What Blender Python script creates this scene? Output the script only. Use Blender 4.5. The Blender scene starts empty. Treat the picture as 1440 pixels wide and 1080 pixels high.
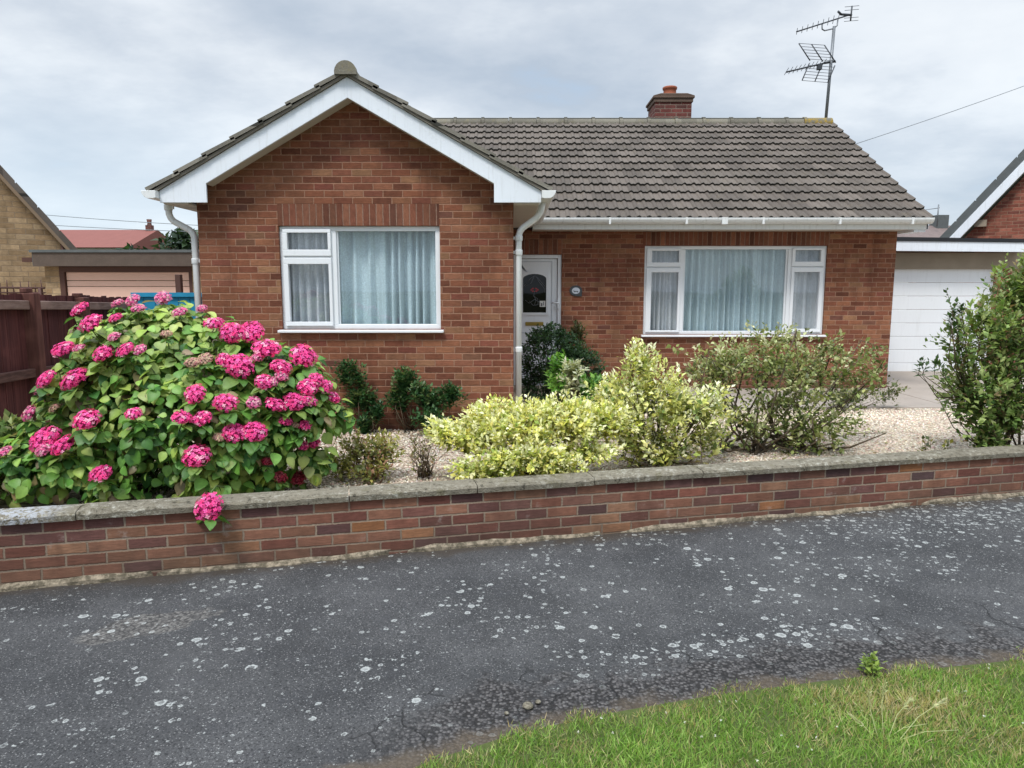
import bpy, math, random
import numpy as np
from mathutils import Vector
random.seed(7)
R = math.radians
scene = bpy.context.scene
COL = scene.collection

# ------------------------------------------------------------------ mesh helpers
class MB:
    """collects faces (world coordinates) and links them as one mesh object"""
    def __init__(self): self.v=[]; self.f=[]; self.uv={}; self.sm=set()
    def face(self, pts, uv=None, smooth=False):
        i=len(self.v); self.v.extend([tuple(p) for p in pts])
        self.f.append(tuple(range(i,i+len(pts))))
        if uv: self.uv[len(self.f)-1]=uv
        if smooth: self.sm.add(len(self.f)-1)
    def box(self,x0,x1,y0,y1,z0,z1):
        i=len(self.v)
        self.v.extend([(x0,y0,z0),(x1,y0,z0),(x1,y1,z0),(x0,y1,z0),(x0,y0,z1),(x1,y0,z1),(x1,y1,z1),(x0,y1,z1)])
        for q in ((3,2,1,0),(4,5,6,7),(0,1,5,4),(1,2,6,5),(2,3,7,6),(3,0,4,7)):
            self.f.append(tuple(i+k for k in q))
        return self
    def prism(self, poly, d):
        """poly: list of 3D points (a planar outline), d: extrusion vector"""
        n=len(poly); i=len(self.v)
        self.v.extend([tuple(p) for p in poly]); self.v.extend([tuple(p[k]+d[k] for k in range(3)) for p in poly])
        self.f.append(tuple(i+k for k in range(n))[::-1]); self.f.append(tuple(i+n+k for k in range(n)))
        for k in range(n):
            a=i+k; b=i+(k+1)%n
            self.f.append((a,b,b+n,a+n))
        return self
    def tube(self, pts, rad, n=8, cap=True):
        pts=[Vector(p) for p in pts]; m=len(pts)
        if not hasattr(rad,'__len__'): rad=[rad]*m
        i0=len(self.v); ref=None
        for k,p in enumerate(pts):
            t=((pts[min(k+1,m-1)]-p).normalized()+(p-pts[max(k-1,0)]).normalized())
            t=t.normalized() if t.length>1e-6 else Vector((0,0,1))
            if ref is None:
                ref=Vector((0,0,1)) if abs(t.z)<.9 else Vector((1,0,0))
            a=t.cross(ref).normalized(); b=a.cross(t).normalized(); ref=b
            for j in range(n):
                w=2*math.pi*j/n
                q=p+(a*math.cos(w)+b*math.sin(w))*rad[k]
                self.v.append(tuple(q))
        for k in range(m-1):
            for j in range(n):
                a=i0+k*n+j; b=i0+k*n+(j+1)%n
                self.f.append((a,b,b+n,a+n)); self.sm.add(len(self.f)-1)
        if cap:
            self.f.append(tuple(i0+j for j in range(n))[::-1]); self.f.append(tuple(i0+(m-1)*n+j for j in range(n)))
        return self
    def lathe(self, c, prof, n=20):
        i0=len(self.v); m=len(prof)
        for r,z in prof:
            for j in range(n):
                w=2*math.pi*j/n; self.v.append((c[0]+r*math.cos(w),c[1]+r*math.sin(w),c[2]+z))
        for k in range(m-1):
            for j in range(n):
                a=i0+k*n+j; b=i0+k*n+(j+1)%n
                self.f.append((a,b,b+n,a+n)); self.sm.add(len(self.f)-1)
        self.f.append(tuple(i0+(m-1)*n+j for j in range(n)))
        return self
    def build(self, name, mat, parent=None, bevel=0, local=False, swap=False):
        off=Vector((0,0,0))
        if parent is not None and not local:
            p=parent
            while p is not None: off+=p.location; p=p.parent
        me=bpy.data.meshes.new(name)
        me.from_pydata([(x-off.x,y-off.y,z-off.z) for x,y,z in self.v],[],self.f)
        uvl=me.uv_layers.new(name='UVMap')
        vs=self.v
        for p in me.polygons:
            u=self.uv.get(p.index)
            if u:
                for li,c in zip(p.loop_indices,u): uvl.data[li].uv=c
            else:
                nn=p.normal; ax=max(range(3),key=lambda k:abs(nn[k]))
                for li in p.loop_indices:
                    x,y,z=vs[me.loops[li].vertex_index]
                    c=(y,z) if ax==0 else ((x,z) if ax==1 else (x,y))
                    uvl.data[li].uv=(c[1],c[0]) if swap else c
            p.use_smooth=p.index in self.sm
        me.materials.append(mat)
        o=bpy.data.objects.new(name,me); COL.objects.link(o)
        if parent is not None: o.parent=parent
        if bevel:
            b=o.modifiers.new('Bevel','BEVEL'); b.width=bevel; b.segments=2; b.limit_method='ANGLE'; b.angle_limit=R(40)
        return o

def empty(name,label,cat,loc,group=None,rz=0):
    o=bpy.data.objects.new(name,None); o.empty_display_size=.2; COL.objects.link(o)
    o.location=loc; o.rotation_euler=(0,0,rz)
    tag(o,label,cat,group); return o
def tag(o,label,cat,group=None):
    o['label']=label; o['category']=cat
    if group: o['group']=group
    return o
def kind(o,k): o['kind']=k; return o

def np_mesh(name, V, F, mat, parent=None, col=None, off=(0,0,0)):
    """V (n,3), F (m,3) triangles"""
    V=np.asarray(V,dtype=np.float32)-np.asarray(off,dtype=np.float32); F=np.asarray(F,dtype=np.int32)
    me=bpy.data.meshes.new(name)
    me.vertices.add(len(V)); me.vertices.foreach_set('co',V.ravel())
    me.loops.add(F.size); me.loops.foreach_set('vertex_index',F.ravel())
    me.polygons.add(len(F)); me.polygons.foreach_set('loop_start',np.arange(0,F.size,3,dtype=np.int32))
    me.update(calc_edges=True); me.validate()
    if col is not None:
        a=me.color_attributes.new('Col','FLOAT_COLOR','POINT')
        c=np.ones((len(V),4),dtype=np.float32); c[:,:3]=col
        a.data.foreach_set('color',c.ravel())
    me.materials.append(mat)
    if parent is None and name is None: return me
    o=bpy.data.objects.new(name,me); COL.objects.link(o)
    if parent is not None: o.parent=parent
    return o

def unit(a): return a/np.maximum(np.linalg.norm(a,axis=-1,keepdims=True),1e-9)
def scatter(tv,tf,P,D,N,S,C,jit=None):
    """copies template (x width, y along D, z along N) at P. returns V,F,colours"""
    D=unit(D); X=unit(np.cross(D,N)); Z=np.cross(X,D)
    S=np.asarray(S); S3=S if S.ndim==2 else np.repeat(S[:,None],3,1)
    t=tv[None]*S3[:,None,:]
    V=P[:,None]+t[...,0:1]*X[:,None]+t[...,1:2]*D[:,None]+t[...,2:3]*Z[:,None]
    n=len(tv); F=(tf[None]+(np.arange(len(P))*n)[:,None,None]).reshape(-1,3)
    Cv=np.repeat(C[:,None],n,1)
    if jit is not None: Cv=Cv*jit[None,:,None]
    return V.reshape(-1,3),F,Cv.reshape(-1,3)

# ------------------------------------------------------------------ material helpers
class T:
    def __init__(s,name):
        s.m=bpy.data.materials.new(name); s.m.use_nodes=True; s.t=s.m.node_tree; s.t.nodes.clear()
        s.out=s.n('ShaderNodeOutputMaterial')
    def n(s,ty,**k):
        x=s.t.nodes.new(ty)
        for a,b in k.items(): setattr(x,a,b)
        return x
    def set(s,sock,v):
        if hasattr(v,'is_output'): s.t.links.new(v,sock)
        elif v is not None:
            if hasattr(sock.default_value,'__len__') and not hasattr(v,'__len__'): sock.default_value=(v,)*len(sock.default_value)
            elif hasattr(v,'__len__') and len(sock.default_value)==4 and len(v)==3: sock.default_value=(*v,1)
            else: sock.default_value=v
    def math(s,op,a,b=None,c=None,clamp=False):
        x=s.n('ShaderNodeMath',operation=op,use_clamp=clamp)
        for k,v in enumerate((a,b,c)):
            if v is not None: s.set(x.inputs[k],v)
        return x.outputs[0]
    def mix(s,f,a,b,blend='MIX'):
        x=s.n('ShaderNodeMix',data_type='RGBA',blend_type=blend)
        s.set(x.inputs[0],f); s.set(x.inputs[6],a); s.set(x.inputs[7],b); return x.outputs[2]
    def ramp(s,f,stops,interp='LINEAR'):
        x=s.n('ShaderNodeValToRGB'); r=x.color_ramp; r.interpolation=interp
        while len(r.elements)<len(stops): r.elements.new(.5)
        for e,(p,c) in zip(r.elements,stops):
            e.position=p; e.color=(*c,1) if hasattr(c,'__len__') else (c,c,c,1)
        s.set(x.inputs[0],f); return x.outputs[0]
    def sstep(s,v,a,b):
        x=s.n('ShaderNodeMapRange',interpolation_type='SMOOTHSTEP'); s.set(x.inputs[0],v)
        s.set(x.inputs[1],a); s.set(x.inputs[2],b); return x.outputs[0]
    def noise(s,vec,scale,detail=3,rough=.55,dim='3D'):
        x=s.n('ShaderNodeTexNoise',noise_dimensions=dim); s.set(x.inputs['Vector'],vec); s.set(x.inputs['Scale'],scale)
        x.inputs['Detail'].default_value=detail; x.inputs['Roughness'].default_value=rough; return x.outputs[0]
    def voro(s,vec,scale,feature='F1',dim='3D'):
        x=s.n('ShaderNodeTexVoronoi',voronoi_dimensions=dim,feature=feature); s.set(x.inputs['Vector'],vec); s.set(x.inputs['Scale'],scale); return x
    def xyz(s,v):
        x=s.n('ShaderNodeSeparateXYZ'); s.set(x.inputs[0],v); return x.outputs
    def comb(s,x,y,z=0.):
        c=s.n('ShaderNodeCombineXYZ'); s.set(c.inputs[0],x); s.set(c.inputs[1],y); s.set(c.inputs[2],z); return c.outputs[0]
    def obj(s): return s.n('ShaderNodeTexCoord').outputs['Object']
    def uv(s): return s.n('ShaderNodeTexCoord').outputs['UV']
    def pos(s): return s.n('ShaderNodeNewGeometry').outputs['Position']
    def white(s,vec):
        x=s.n('ShaderNodeTexWhiteNoise',noise_dimensions='3D'); s.set(x.inputs[0],vec); return x.outputs[0]
    def bump(s,h,strength=.5,dist=.01):
        x=s.n('ShaderNodeBump'); x.inputs['Strength'].default_value=strength; x.inputs['Distance'].default_value=dist
        s.set(x.inputs['Height'],h); return x.outputs[0]
    def pbr(s,color,rough=.7,normal=None,spec=.3,metal=0.,**k):
        b=s.n('ShaderNodeBsdfPrincipled'); s.set(b.inputs['Base Color'],color); s.set(b.inputs['Roughness'],rough)
        b.inputs['Specular IOR Level'].default_value=spec; b.inputs['Metallic'].default_value=metal
        if normal is not None: s.set(b.inputs['Normal'],normal)
        s.t.links.new(b.outputs[0],s.out.inputs[0]); s.b=b; return s.m

def brick_mat(name,stops,mortar,bw=.225,bh=.075,mj=.011,off=(0,0),ground=None,grime=.35,white=0.,bond=1.):
    t=T(name); x,y,_=t.xyz(t.uv()); p=t.pos()
    u=t.math('ADD',x,off[0]); v=t.math('ADD',y,off[1])
    wob=t.math('MULTIPLY',t.math('SUBTRACT',t.noise(p,22,2),.5),.006)
    u=t.math('ADD',u,wob); v=t.math('ADD',v,wob)
    rv=t.math('DIVIDE',v,bh); row=t.math('FLOOR',rv); fv=t.math('FRACT',rv)
    rj=t.math('MULTIPLY',t.white(t.comb(row,3.7)),.22)
    sh=t.math('MULTIPLY',t.math('ADD',t.math('MULTIPLY',t.math('MODULO',t.math('ABSOLUTE',row),2.),.5),rj),bond)
    ru=t.math('ADD',t.math('DIVIDE',u,bw),sh); col=t.math('FLOOR',ru); fu=t.math('FRACT',ru)
    du=t.math('MULTIPLY',t.math('MINIMUM',fu,t.math('SUBTRACT',1.,fu)),bw)
    dv=t.math('MULTIPLY',t.math('MINIMUM',fv,t.math('SUBTRACT',1.,fv)),bh)
    d=t.math('MINIMUM',du,dv)
    d=t.math('ADD',d,t.math('MULTIPLY',t.math('SUBTRACT',t.noise(p,75,3,.65),.5),.008))
    m=t.sstep(d,mj*.5-.0022,mj*.5+.0016)
    rnd=t.white(t.comb(col,row,1.3)); rnd2=t.white(t.comb(row,col,7.1))
    c=t.ramp(rnd,stops)
    n1=t.noise(p,14,4,.65); n2=t.noise(p,160,3,.7)
    # each brick: own shade plus streaky dragged texture along its length
    sx=t.comb(t.math('MULTIPLY',u,18.),t.math('MULTIPLY',v,110.),t.math('MULTIPLY',rnd2,9.))
    st=t.noise(sx,1.,3,.6)
    k=t.math('ADD',t.math('MULTIPLY',rnd2,.34),.72)
    k=t.math('MULTIPLY',k,t.math('ADD',t.math('MULTIPLY',st,.95),.54))
    k=t.math('MULTIPLY',k,t.math('ADD',t.math('MULTIPLY',n1,.8),.62))
    c=t.mix(1.,c,t.comb(k,k,k),'MULTIPLY')
    sp=t.sstep(n2,.62,.74); c=t.mix(t.math('MULTIPLY',sp,.35),c,(.05,.03,.025))
    mc=t.mix(t.noise(p,60,3),tuple(a*.7 for a in mortar),tuple(min(1,a*1.2) for a in mortar))
    col3=t.mix(m,mc,c)
    big=t.noise(p,1.1,3,.6)
    col3=t.mix(t.math('MULTIPLY',t.sstep(big,.45,.8),grime),col3,tuple(s*.5 for s in stops[0][1]))
    px_,py_,pz_=t.xyz(p); stv=t.noise(t.comb(t.math('MULTIPLY',px_,5.),t.math('MULTIPLY',py_,5.),t.math('MULTIPLY',pz_,.7)),1.,4,.6)
    col3=t.mix(t.math('MULTIPLY',t.sstep(stv,.5,.72),.4),col3,tuple(s_*.45 for s_ in stops[1][1]))
    if white:
        w=t.math('MULTIPLY',t.sstep(t.noise(p,7,4,.7),.6,.78),white)
        col3=t.mix(w,col3,(.4,.36,.32))
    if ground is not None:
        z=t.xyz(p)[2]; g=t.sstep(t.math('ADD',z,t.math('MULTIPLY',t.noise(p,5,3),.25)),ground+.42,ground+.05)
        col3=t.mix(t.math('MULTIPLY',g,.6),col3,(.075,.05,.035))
    h=t.math('ADD',t.math('MULTIPLY',m,1.),t.math('MULTIPLY',t.math('ADD',st,n2),.3))
    return t.pbr(col3,.88,t.bump(h,.7,.006),spec=.2)

HOUSE=[(0,(.14,.052,.031)),(.12,(.185,.066,.039)),(.4,(.225,.086,.047)),(.62,(.275,.12,.065)),(.8,(.2,.064,.044)),(.93,(.29,.15,.08)),(1,(.14,.056,.042))]
WALLP=[(0,(.085,.052,.05)),(.2,(.19,.07,.05)),(.42,(.25,.12,.075)),(.55,(.12,.06,.056)),(.72,(.21,.085,.058)),(.9,(.28,.15,.09)),(.975,(.33,.14,.06)),(1,(.13,.085,.08))]
M={}
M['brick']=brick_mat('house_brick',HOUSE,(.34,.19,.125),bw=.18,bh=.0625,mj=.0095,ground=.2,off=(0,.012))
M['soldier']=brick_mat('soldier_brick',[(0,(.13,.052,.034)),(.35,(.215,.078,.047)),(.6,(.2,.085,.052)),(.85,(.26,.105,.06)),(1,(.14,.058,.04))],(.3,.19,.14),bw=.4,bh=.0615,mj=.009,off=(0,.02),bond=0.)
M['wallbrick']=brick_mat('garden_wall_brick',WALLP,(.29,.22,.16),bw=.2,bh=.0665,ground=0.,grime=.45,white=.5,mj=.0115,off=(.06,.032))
M['buff']=brick_mat('buff_brick',[(0,(.3,.2,.11)),(.4,(.38,.265,.15)),(.8,(.43,.31,.185)),(1,(.33,.22,.12))],(.28,.21,.14),bw=.28,bh=.094,grime=.2)
M['nbrick']=brick_mat('neighbour_brick',[(0,(.17,.06,.045)),(.5,(.27,.09,.06)),(1,(.33,.13,.09))],(.3,.19,.13),bw=.19,bh=.066,grime=.2)
M['chimbrick']=brick_mat('chimney_brick',[(0,(.08,.04,.035)),(.5,(.19,.055,.045)),(1,(.12,.05,.045))],(.26,.2,.16),bw=.18,bh=.0625)

def plain(name,c,rough=.5,spec=.4,var=.12,scale=6,bump=0,metal=0.,dirt=None,streak=0):
    t=T(name); p=t.pos(); n=t.noise(p,scale,4,.6)
    a=tuple(x*(1-var) for x in c); b=tuple(min(1,x*(1+var)) for x in c)
    col=t.mix(n,a,b)
    if dirt:
        col=t.mix(t.math('MULTIPLY',t.sstep(t.noise(p,scale*4,5,.7),.56,.75),dirt[1]),col,dirt[0])
    if streak:
        px_,py_,pz_=t.xyz(p); sv=t.noise(t.comb(t.math('MULTIPLY',px_,28.),t.math('MULTIPLY',py_,28.),t.math('MULTIPLY',pz_,2.5)),1.,4,.65)
        col=t.mix(t.math('MULTIPLY',t.sstep(sv,.5,.8),streak),col,(.3,.29,.25))
    nm=t.bump(t.noise(p,120,3),bump,.003) if bump else None
    return t.pbr(col,rough,nm,spec,metal)
M['upvc']=plain('white_upvc',(.78,.8,.82),.28,.5,.03,3,dirt=((.5,.5,.47),.12),streak=.12)
M['white']=plain('white_paint',(.76,.8,.85),.42,.4,.05,2,dirt=((.42,.42,.4),.3),streak=.3)
M['gutter']=plain('white_gutter',(.72,.73,.72),.35,.45,.06,5,dirt=((.34,.32,.27),.5),streak=.4)
M['soffit']=plain('soffit_board',(.5,.45,.38),.6,.3,.1,3)
M['lead']=plain('grey_metal',(.17,.18,.19),.45,.5,.15,9,metal=.6)
M['darkmetal']=plain('dark_aerial_metal',(.055,.06,.068),.5,.4,.2,9,metal=.3)
M['black']=plain('black_felt',(.02,.021,.024),.7,.3,.3,20)
M['greyfelt']=plain('grey_felt',(.11,.12,.12),.85,.2,.25,8)
M['concrete']=plain('concrete_lintel',(.3,.25,.19),.9,.2,.2,5,.4,dirt=((.14,.115,.09),.55))
M['brownwood']=plain('brown_board',(.1,.075,.06),.75,.25,.25,9,.3,dirt=((.19,.15,.12),.4))
M['brownframe']=plain('dark_brown_frame',(.085,.04,.03),.6,.3,.15,8)
M['pink']=plain('salmon_door_paint',(.66,.43,.34),.55,.35,.07,3)
M['teal']=plain('blue_gate_paint',(.02,.24,.4),.6,.3,.2,8,.3,dirt=((.03,.16,.25),.5))
M['gold']=plain('brass_plate',(.35,.25,.06),.35,.5,.1,8,metal=.7)
M['dark']=plain('dark_interior',(.03,.03,.032),.9,.1)
M['slate']=plain('slate_plaque',(.05,.055,.06),.5,.4,.3,40)
M['plaquewhite']=plain('plaque_print',(.5,.54,.6),.5,.3)
M['red']=plain('red_glass',(.35,.02,.03),.2,.5)
M['paper']=plain('paper',(.75,.74,.7),.7,.2)
M['terracotta']=plain('terracotta_pot',(.31,.1,.055),.8,.25,.2,14,.3,dirt=((.18,.09,.07),.5))
M['mortar']=plain('verge_mortar',(.2,.18,.15),.95,.15,.25,12,.4,dirt=((.08,.08,.065),.6))
M['redroof']=plain('far_red_roof',(.22,.085,.07),.8,.2,.15,3)
M['render']=plain('far_render',(.6,.58,.53),.8,.2,.05)
M['stem']=plain('woody_stem',(.1,.075,.05),.85,.15,.35,40)
M['greenstem']=plain('green_stem',(.09,.13,.04),.7,.2,.3,40)
M['cable']=plain('cable',(.25,.27,.29),.6,.2)

# fence wood: streaked vertical grain
def wood(name,c1,c2,sc=(30,30,1.5)):
    t=T(name); x,y,z=t.xyz(t.pos())
    n=t.noise(t.comb(t.math('MULTIPLY',x,sc[0]),t.math('MULTIPLY',y,sc[1]),t.math('MULTIPLY',z,sc[2])),1.,4,.65)
    n2=t.noise(t.pos(),3,3)
    c=t.mix(t.sstep(n,.3,.75),c1,c2); c=t.mix(t.math('MULTIPLY',t.sstep(n2,.5,.75),.5),c,tuple(a*1.7 for a in c2))
    return t.pbr(c,.8,t.bump(n,.5,.004),.25)
M['board']=wood('fence_board_wood',(.05,.015,.015),(.12,.04,.036))
M['post']=wood('fence_post_wood',(.075,.028,.022),(.16,.068,.052))
M['rail']=wood('fence_rail_wood',(.06,.03,.025),(.14,.075,.06),(40,2,40))
M['rail2']=wood('fence_top_rail_wood',(.16,.1,.08),(.26,.18,.15),(40,2,40))

# roof tiles
def tile_mat(name,base,moss,lich=.5):
    t=T(name); p=t.pos(); x,y,_=t.xyz(t.uv())
    tid=t.white(t.comb(t.math('FLOOR',t.math('DIVIDE',x,.25)),t.math('FLOOR',y),2.))
    c=t.mix(tid,tuple(a*.72 for a in base),tuple(a*1.2 for a in base))
    n=t.noise(p,9,5,.7); n2=t.noise(p,45,4,.75); n3=t.noise(p,1.3,3)
    c=t.mix(t.math('MULTIPLY',t.sstep(n,.5,.75),.6),c,moss)
    c=t.mix(t.math('MULTIPLY',t.sstep(n2,.6,.72),lich),c,(.36,.36,.33))
    c=t.mix(t.math('MULTIPLY',t.sstep(n2,.42,.28),.6),c,tuple(a*.4 for a in base))
    c=t.mix(t.math('MULTIPLY',t.sstep(n3,.5,.8),.3),c,tuple(a*.6 for a in base))
    fy=t.math('FRACT',y); c=t.mix(t.sstep(fy,.07,.04),c,tuple(a*.16 for a in base)); c=t.mix(t.math('MULTIPLY',t.sstep(fy,.3,0.),.25),c,(.1,.1,.085))  # row lips painted dark for the shade under each lap, plus edge staining
    return t.pbr(c,.9,t.bump(n2,.6,.006),.2)
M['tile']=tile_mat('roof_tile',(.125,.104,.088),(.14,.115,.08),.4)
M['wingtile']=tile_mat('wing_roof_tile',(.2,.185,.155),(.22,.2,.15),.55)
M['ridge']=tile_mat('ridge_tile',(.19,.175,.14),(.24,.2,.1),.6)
t=T('mossy_ridge_end'); p=t.pos(); c=t.mix(t.sstep(t.noise(p,14,4),.4,.65),(.16,.15,.12),(.32,.21,.03)); M['mossridge']=t.pbr(c,.9,t.bump(t.noise(p,70,3),.6,.006),.15)

# coping concrete with lichen
t=T('coping_concrete'); p=t.pos(); n=t.noise(p,4,4,.65); n2=t.noise(p,30,5,.75); n3=t.noise(p,2.1,2)
c=t.mix(n,(.13,.115,.085),(.3,.265,.2)); c=t.mix(t.math('MULTIPLY',t.sstep(n2,.5,.68),t.math('ADD',.2,t.math('MULTIPLY',t.sstep(n3,.4,.65),.65))),c,(.56,.54,.46))
c=t.mix(t.math('MULTIPLY',t.sstep(n2,.46,.34),.8),c,(.04,.037,.028)); c=t.mix(t.math('MULTIPLY',t.sstep(t.noise(p,9,4,.7),.56,.7),.5),c,(.12,.105,.05))
xx=t.xyz(p)[0]; c=t.mix(t.math('MULTIPLY',t.sstep(xx,-2.35,-2.6),t.sstep(t.noise(p,40,4,.7),.44,.56)),c,(.42,.43,.45))
M['coping']=t.pbr(c,.92,t.bump(t.math('ADD',n2,t.noise(p,120,3)),1.,.009),.15)
t=T('footing_mortar'); p=t.pos(); n=t.noise(p,25,5,.7); c=t.mix(t.sstep(n,.35,.7),(.1,.085,.06),(.36,.3,.22)); M['footing']=t.pbr(c,.95,t.bump(n,.9,.01),.1)

# leaf material (per-leaf colour attribute)
def leaf_mat(name,rough=.45,trans=.3,spec=.35):
    t=T(name); a=t.n('ShaderNodeAttribute',attribute_name='Col'); n=t.noise(t.pos(),35,2)
    c=t.mix(1.,a.outputs[0],t.ramp(n,[(0,.72),(1,1.2)]),'MULTIPLY')
    t.pbr(c,rough,None,spec)
    tr=t.n('ShaderNodeBsdfTranslucent'); t.set(tr.inputs[0],t.mix(1.,c,(1.1,1.15,.7),'MULTIPLY'))
    mx=t.n('ShaderNodeMixShader'); mx.inputs[0].default_value=trans
    t.t.links.new(t.b.outputs[0],mx.inputs[1]); t.t.links.new(tr.outputs[0],mx.inputs[2]); t.t.links.new(mx.outputs[0],t.out.inputs[0])
    return t.m
M['leaf']=leaf_mat('leaf'); M['petal']=leaf_mat('petal',.6,.3,.2); M['grass']=leaf_mat('grass_blade',.55,.35,.25)
t=T('pebble'); a=t.n('ShaderNodeAttribute',attribute_name='Col'); M['pebble']=t.pbr(a.outputs[0],.8,None,.25)

# glass: partly see-through, partly mirror
def glass(name,tint,ior=1.5,base=.025):
    t=T(name); fr=t.n('ShaderNodeLayerWeight'); fr.inputs[0].default_value=.5; fz=t.math('ADD',.06,t.math('MULTIPLY',t.math('POWER',fr.outputs[1],5.),.9))
    tr=t.n('ShaderNodeBsdfTransparent'); t.set(tr.inputs[0],tint)
    gl=t.n('ShaderNodeBsdfGlossy'); gl.inputs['Roughness'].default_value=.015; t.set(gl.inputs[0],(.9,.95,1))
    n=t.bump(t.noise(t.pos(),1.6,2),.04,.02); t.t.links.new(n,gl.inputs['Normal'])
    f=t.math('ADD',fz,base,clamp=True)
    mx=t.n('ShaderNodeMixShader'); t.set(mx.inputs[0],f)
    t.t.links.new(tr.outputs[0],mx.inputs[1]); t.t.links.new(gl.outputs[0],mx.inputs[2]); t.t.links.new(mx.outputs[0],t.out.inputs[0]); return t.m
M['glass']=glass('window_glass',(.93,.94,.96)); M['tint']=glass('tinted_window_glass',(.85,.95,.975)); M['doorglass']=glass('door_glass',(.14,.19,.17),base=-.035)

# net curtain
def net(name,c):
    t=T(name); p=t.pos(); n=t.voro(p,95).outputs[0]; n2=t.noise(p,4,3)
    col=t.mix(t.sstep(n,.25,.6),c,tuple(x*.74 for x in c)); px_,py_,pz_=t.xyz(p); wv=t.noise(t.comb(t.math('MULTIPLY',px_,30.),0.,t.math('MULTIPLY',pz_,.5)),1.,3,.6); col=t.mix(t.math('MULTIPLY',t.sstep(wv,.42,.68),.5),col,tuple(x*.5 for x in c)); col=t.mix(t.math('MULTIPLY',n2,.2),col,tuple(x*.6 for x in c))  # vertical dark bands paint fold shade into the cloth, beside its uneven thickness
    return t.pbr(col,.9,None,.1)
M['net']=net('net_curtain',(.8,.84,.86))

# asphalt pavement
def sq(t,v): return t.math('MULTIPLY',v,v)
t=T('asphalt'); p=t.pos(); x,y,z=t.xyz(p); p2=t.comb(x,y,0.)
fine=t.noise(p2,260,3,.7); mid=t.noise(p2,38,4,.65); big=t.noise(p2,1.6,4,.6); v1=t.voro(p2,170).outputs[0]
gr=t.noise(p2,120,4,.8); c=t.mix(t.sstep(big,.3,.7),(.031,.031,.0318),(.066,.065,.065)); c=t.mix(t.sstep(gr,.36,.66),t.mix(1.,c,(.6,.6,.6),'MULTIPLY'),t.mix(1.,c,(1.45,1.45,1.45),'MULTIPLY')); c=t.mix(t.math('MULTIPLY',t.sstep(fine,.55,.72),.55),c,(.17,.17,.175))
stv=t.voro(p2,150); c=t.mix(t.math('MULTIPLY',t.sstep(t.xyz(stv.outputs[1])[0],.72,.9),t.sstep(stv.outputs[0],.5,.3)),c,(.19,.185,.18)); c=t.mix(t.math('MULTIPLY',t.sstep(t.xyz(stv.outputs[1])[1],.8,.92),.8),c,(.018,.018,.019))
c=t.mix(t.math('MULTIPLY',t.sstep(t.noise(p2,6,5,.7),.5,.7),.3),c,(.05,.05,.054)); c=t.mix(t.math('MULTIPLY',t.sstep(v1,.3,.05),.4),c,(.03,.031,.034))
dirtn=t.noise(p2,5,4,.6)
# distance from the verge edge (a shallow curve) and from the wall foot
edge=t.math('ADD',2.335,t.math('SUBTRACT',t.math('MULTIPLY',x,.34),t.math('MULTIPLY',sq(t,x),.052)))
dv=t.math('SUBTRACT',y,edge)
wl=t.math('ADD',4.265,t.math('MULTIPLY',x,.2364)); dw=t.math('SUBTRACT',wl,y)
rg=t.math('ADD',dv,t.math('MULTIPLY',t.math('SUBTRACT',t.noise(p2,3.2,5,.65),.5),.75))
rgm=t.math('MULTIPLY',t.sstep(rg,.36,.2),t.sstep(x,-.75,-.1))
agg=t.voro(p2,75); aggc=t.mix(t.xyz(agg.outputs[1])[0],(.02,.019,.02),(.2,.19,.185)); aggc=t.mix(t.sstep(agg.outputs[0],.35,.75),aggc,(.02,.018,.017))
c=t.mix(t.math('MULTIPLY',rgm,.92),c,t.mix(1.,aggc,(.75,.73,.72),'MULTIPLY'))
cv=t.n('ShaderNodeTexVoronoi',voronoi_dimensions='2D',feature='DISTANCE_TO_EDGE'); q3=t.n('ShaderNodeVectorMath',operation='ADD'); t.set(q3.inputs[0],p2)
nz=t.n('ShaderNodeTexNoise'); t.set(nz.inputs['Vector'],p2); nz.inputs['Scale'].default_value=4; nz.inputs['Detail'].default_value=5; sc3=t.n('ShaderNodeVectorMath',operation='SCALE'); t.set(sc3.inputs[0],nz.outputs[1]); sc3.inputs['Scale'].default_value=.35; t.set(q3.inputs[1],sc3.outputs[0]); t.set(cv.inputs['Vector'],q3.outputs[0]); cv.inputs['Scale'].default_value=3.2
crk=t.math('MULTIPLY',t.math('MULTIPLY',t.sstep(cv.outputs[0],.022,.006),t.sstep(rg,.62,.3)),t.math('MULTIPLY',t.sstep(x,-.9,-.3),t.sstep(t.noise(p2,2.3,2),.42,.55)))
c=t.mix(t.math('MULTIPLY',crk,.85),c,(.012,.012,.012))
# old pale patch
ex=t.math('DIVIDE',t.math('ADD',x,1.74),.29); ey=t.math('DIVIDE',t.math('SUBTRACT',t.math('SUBTRACT',y,3.2),t.math('MULTIPLY',t.math('ADD',x,1.74),.35)),.13)
pd=t.math('ADD',t.math('ADD',sq(t,ex),sq(t,ey)),t.math('MULTIPLY',t.math('SUBTRACT',t.noise(p2,5,4),.5),2.6))
pm=t.sstep(pd,1.1,.75); pc=t.mix(t.xyz(agg.outputs[1])[0],(.06,.056,.052),(.19,.178,.162)); pc=t.mix(t.sstep(agg.outputs[0],.4,.8),pc,(.035,.032,.03)); c=t.mix(t.math('MULTIPLY',pm,.85),c,pc)
c=t.mix(t.math('MULTIPLY',t.sstep(t.noise(p2,.9,3),.55,.75),.35),c,(.1,.098,.095))
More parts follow.
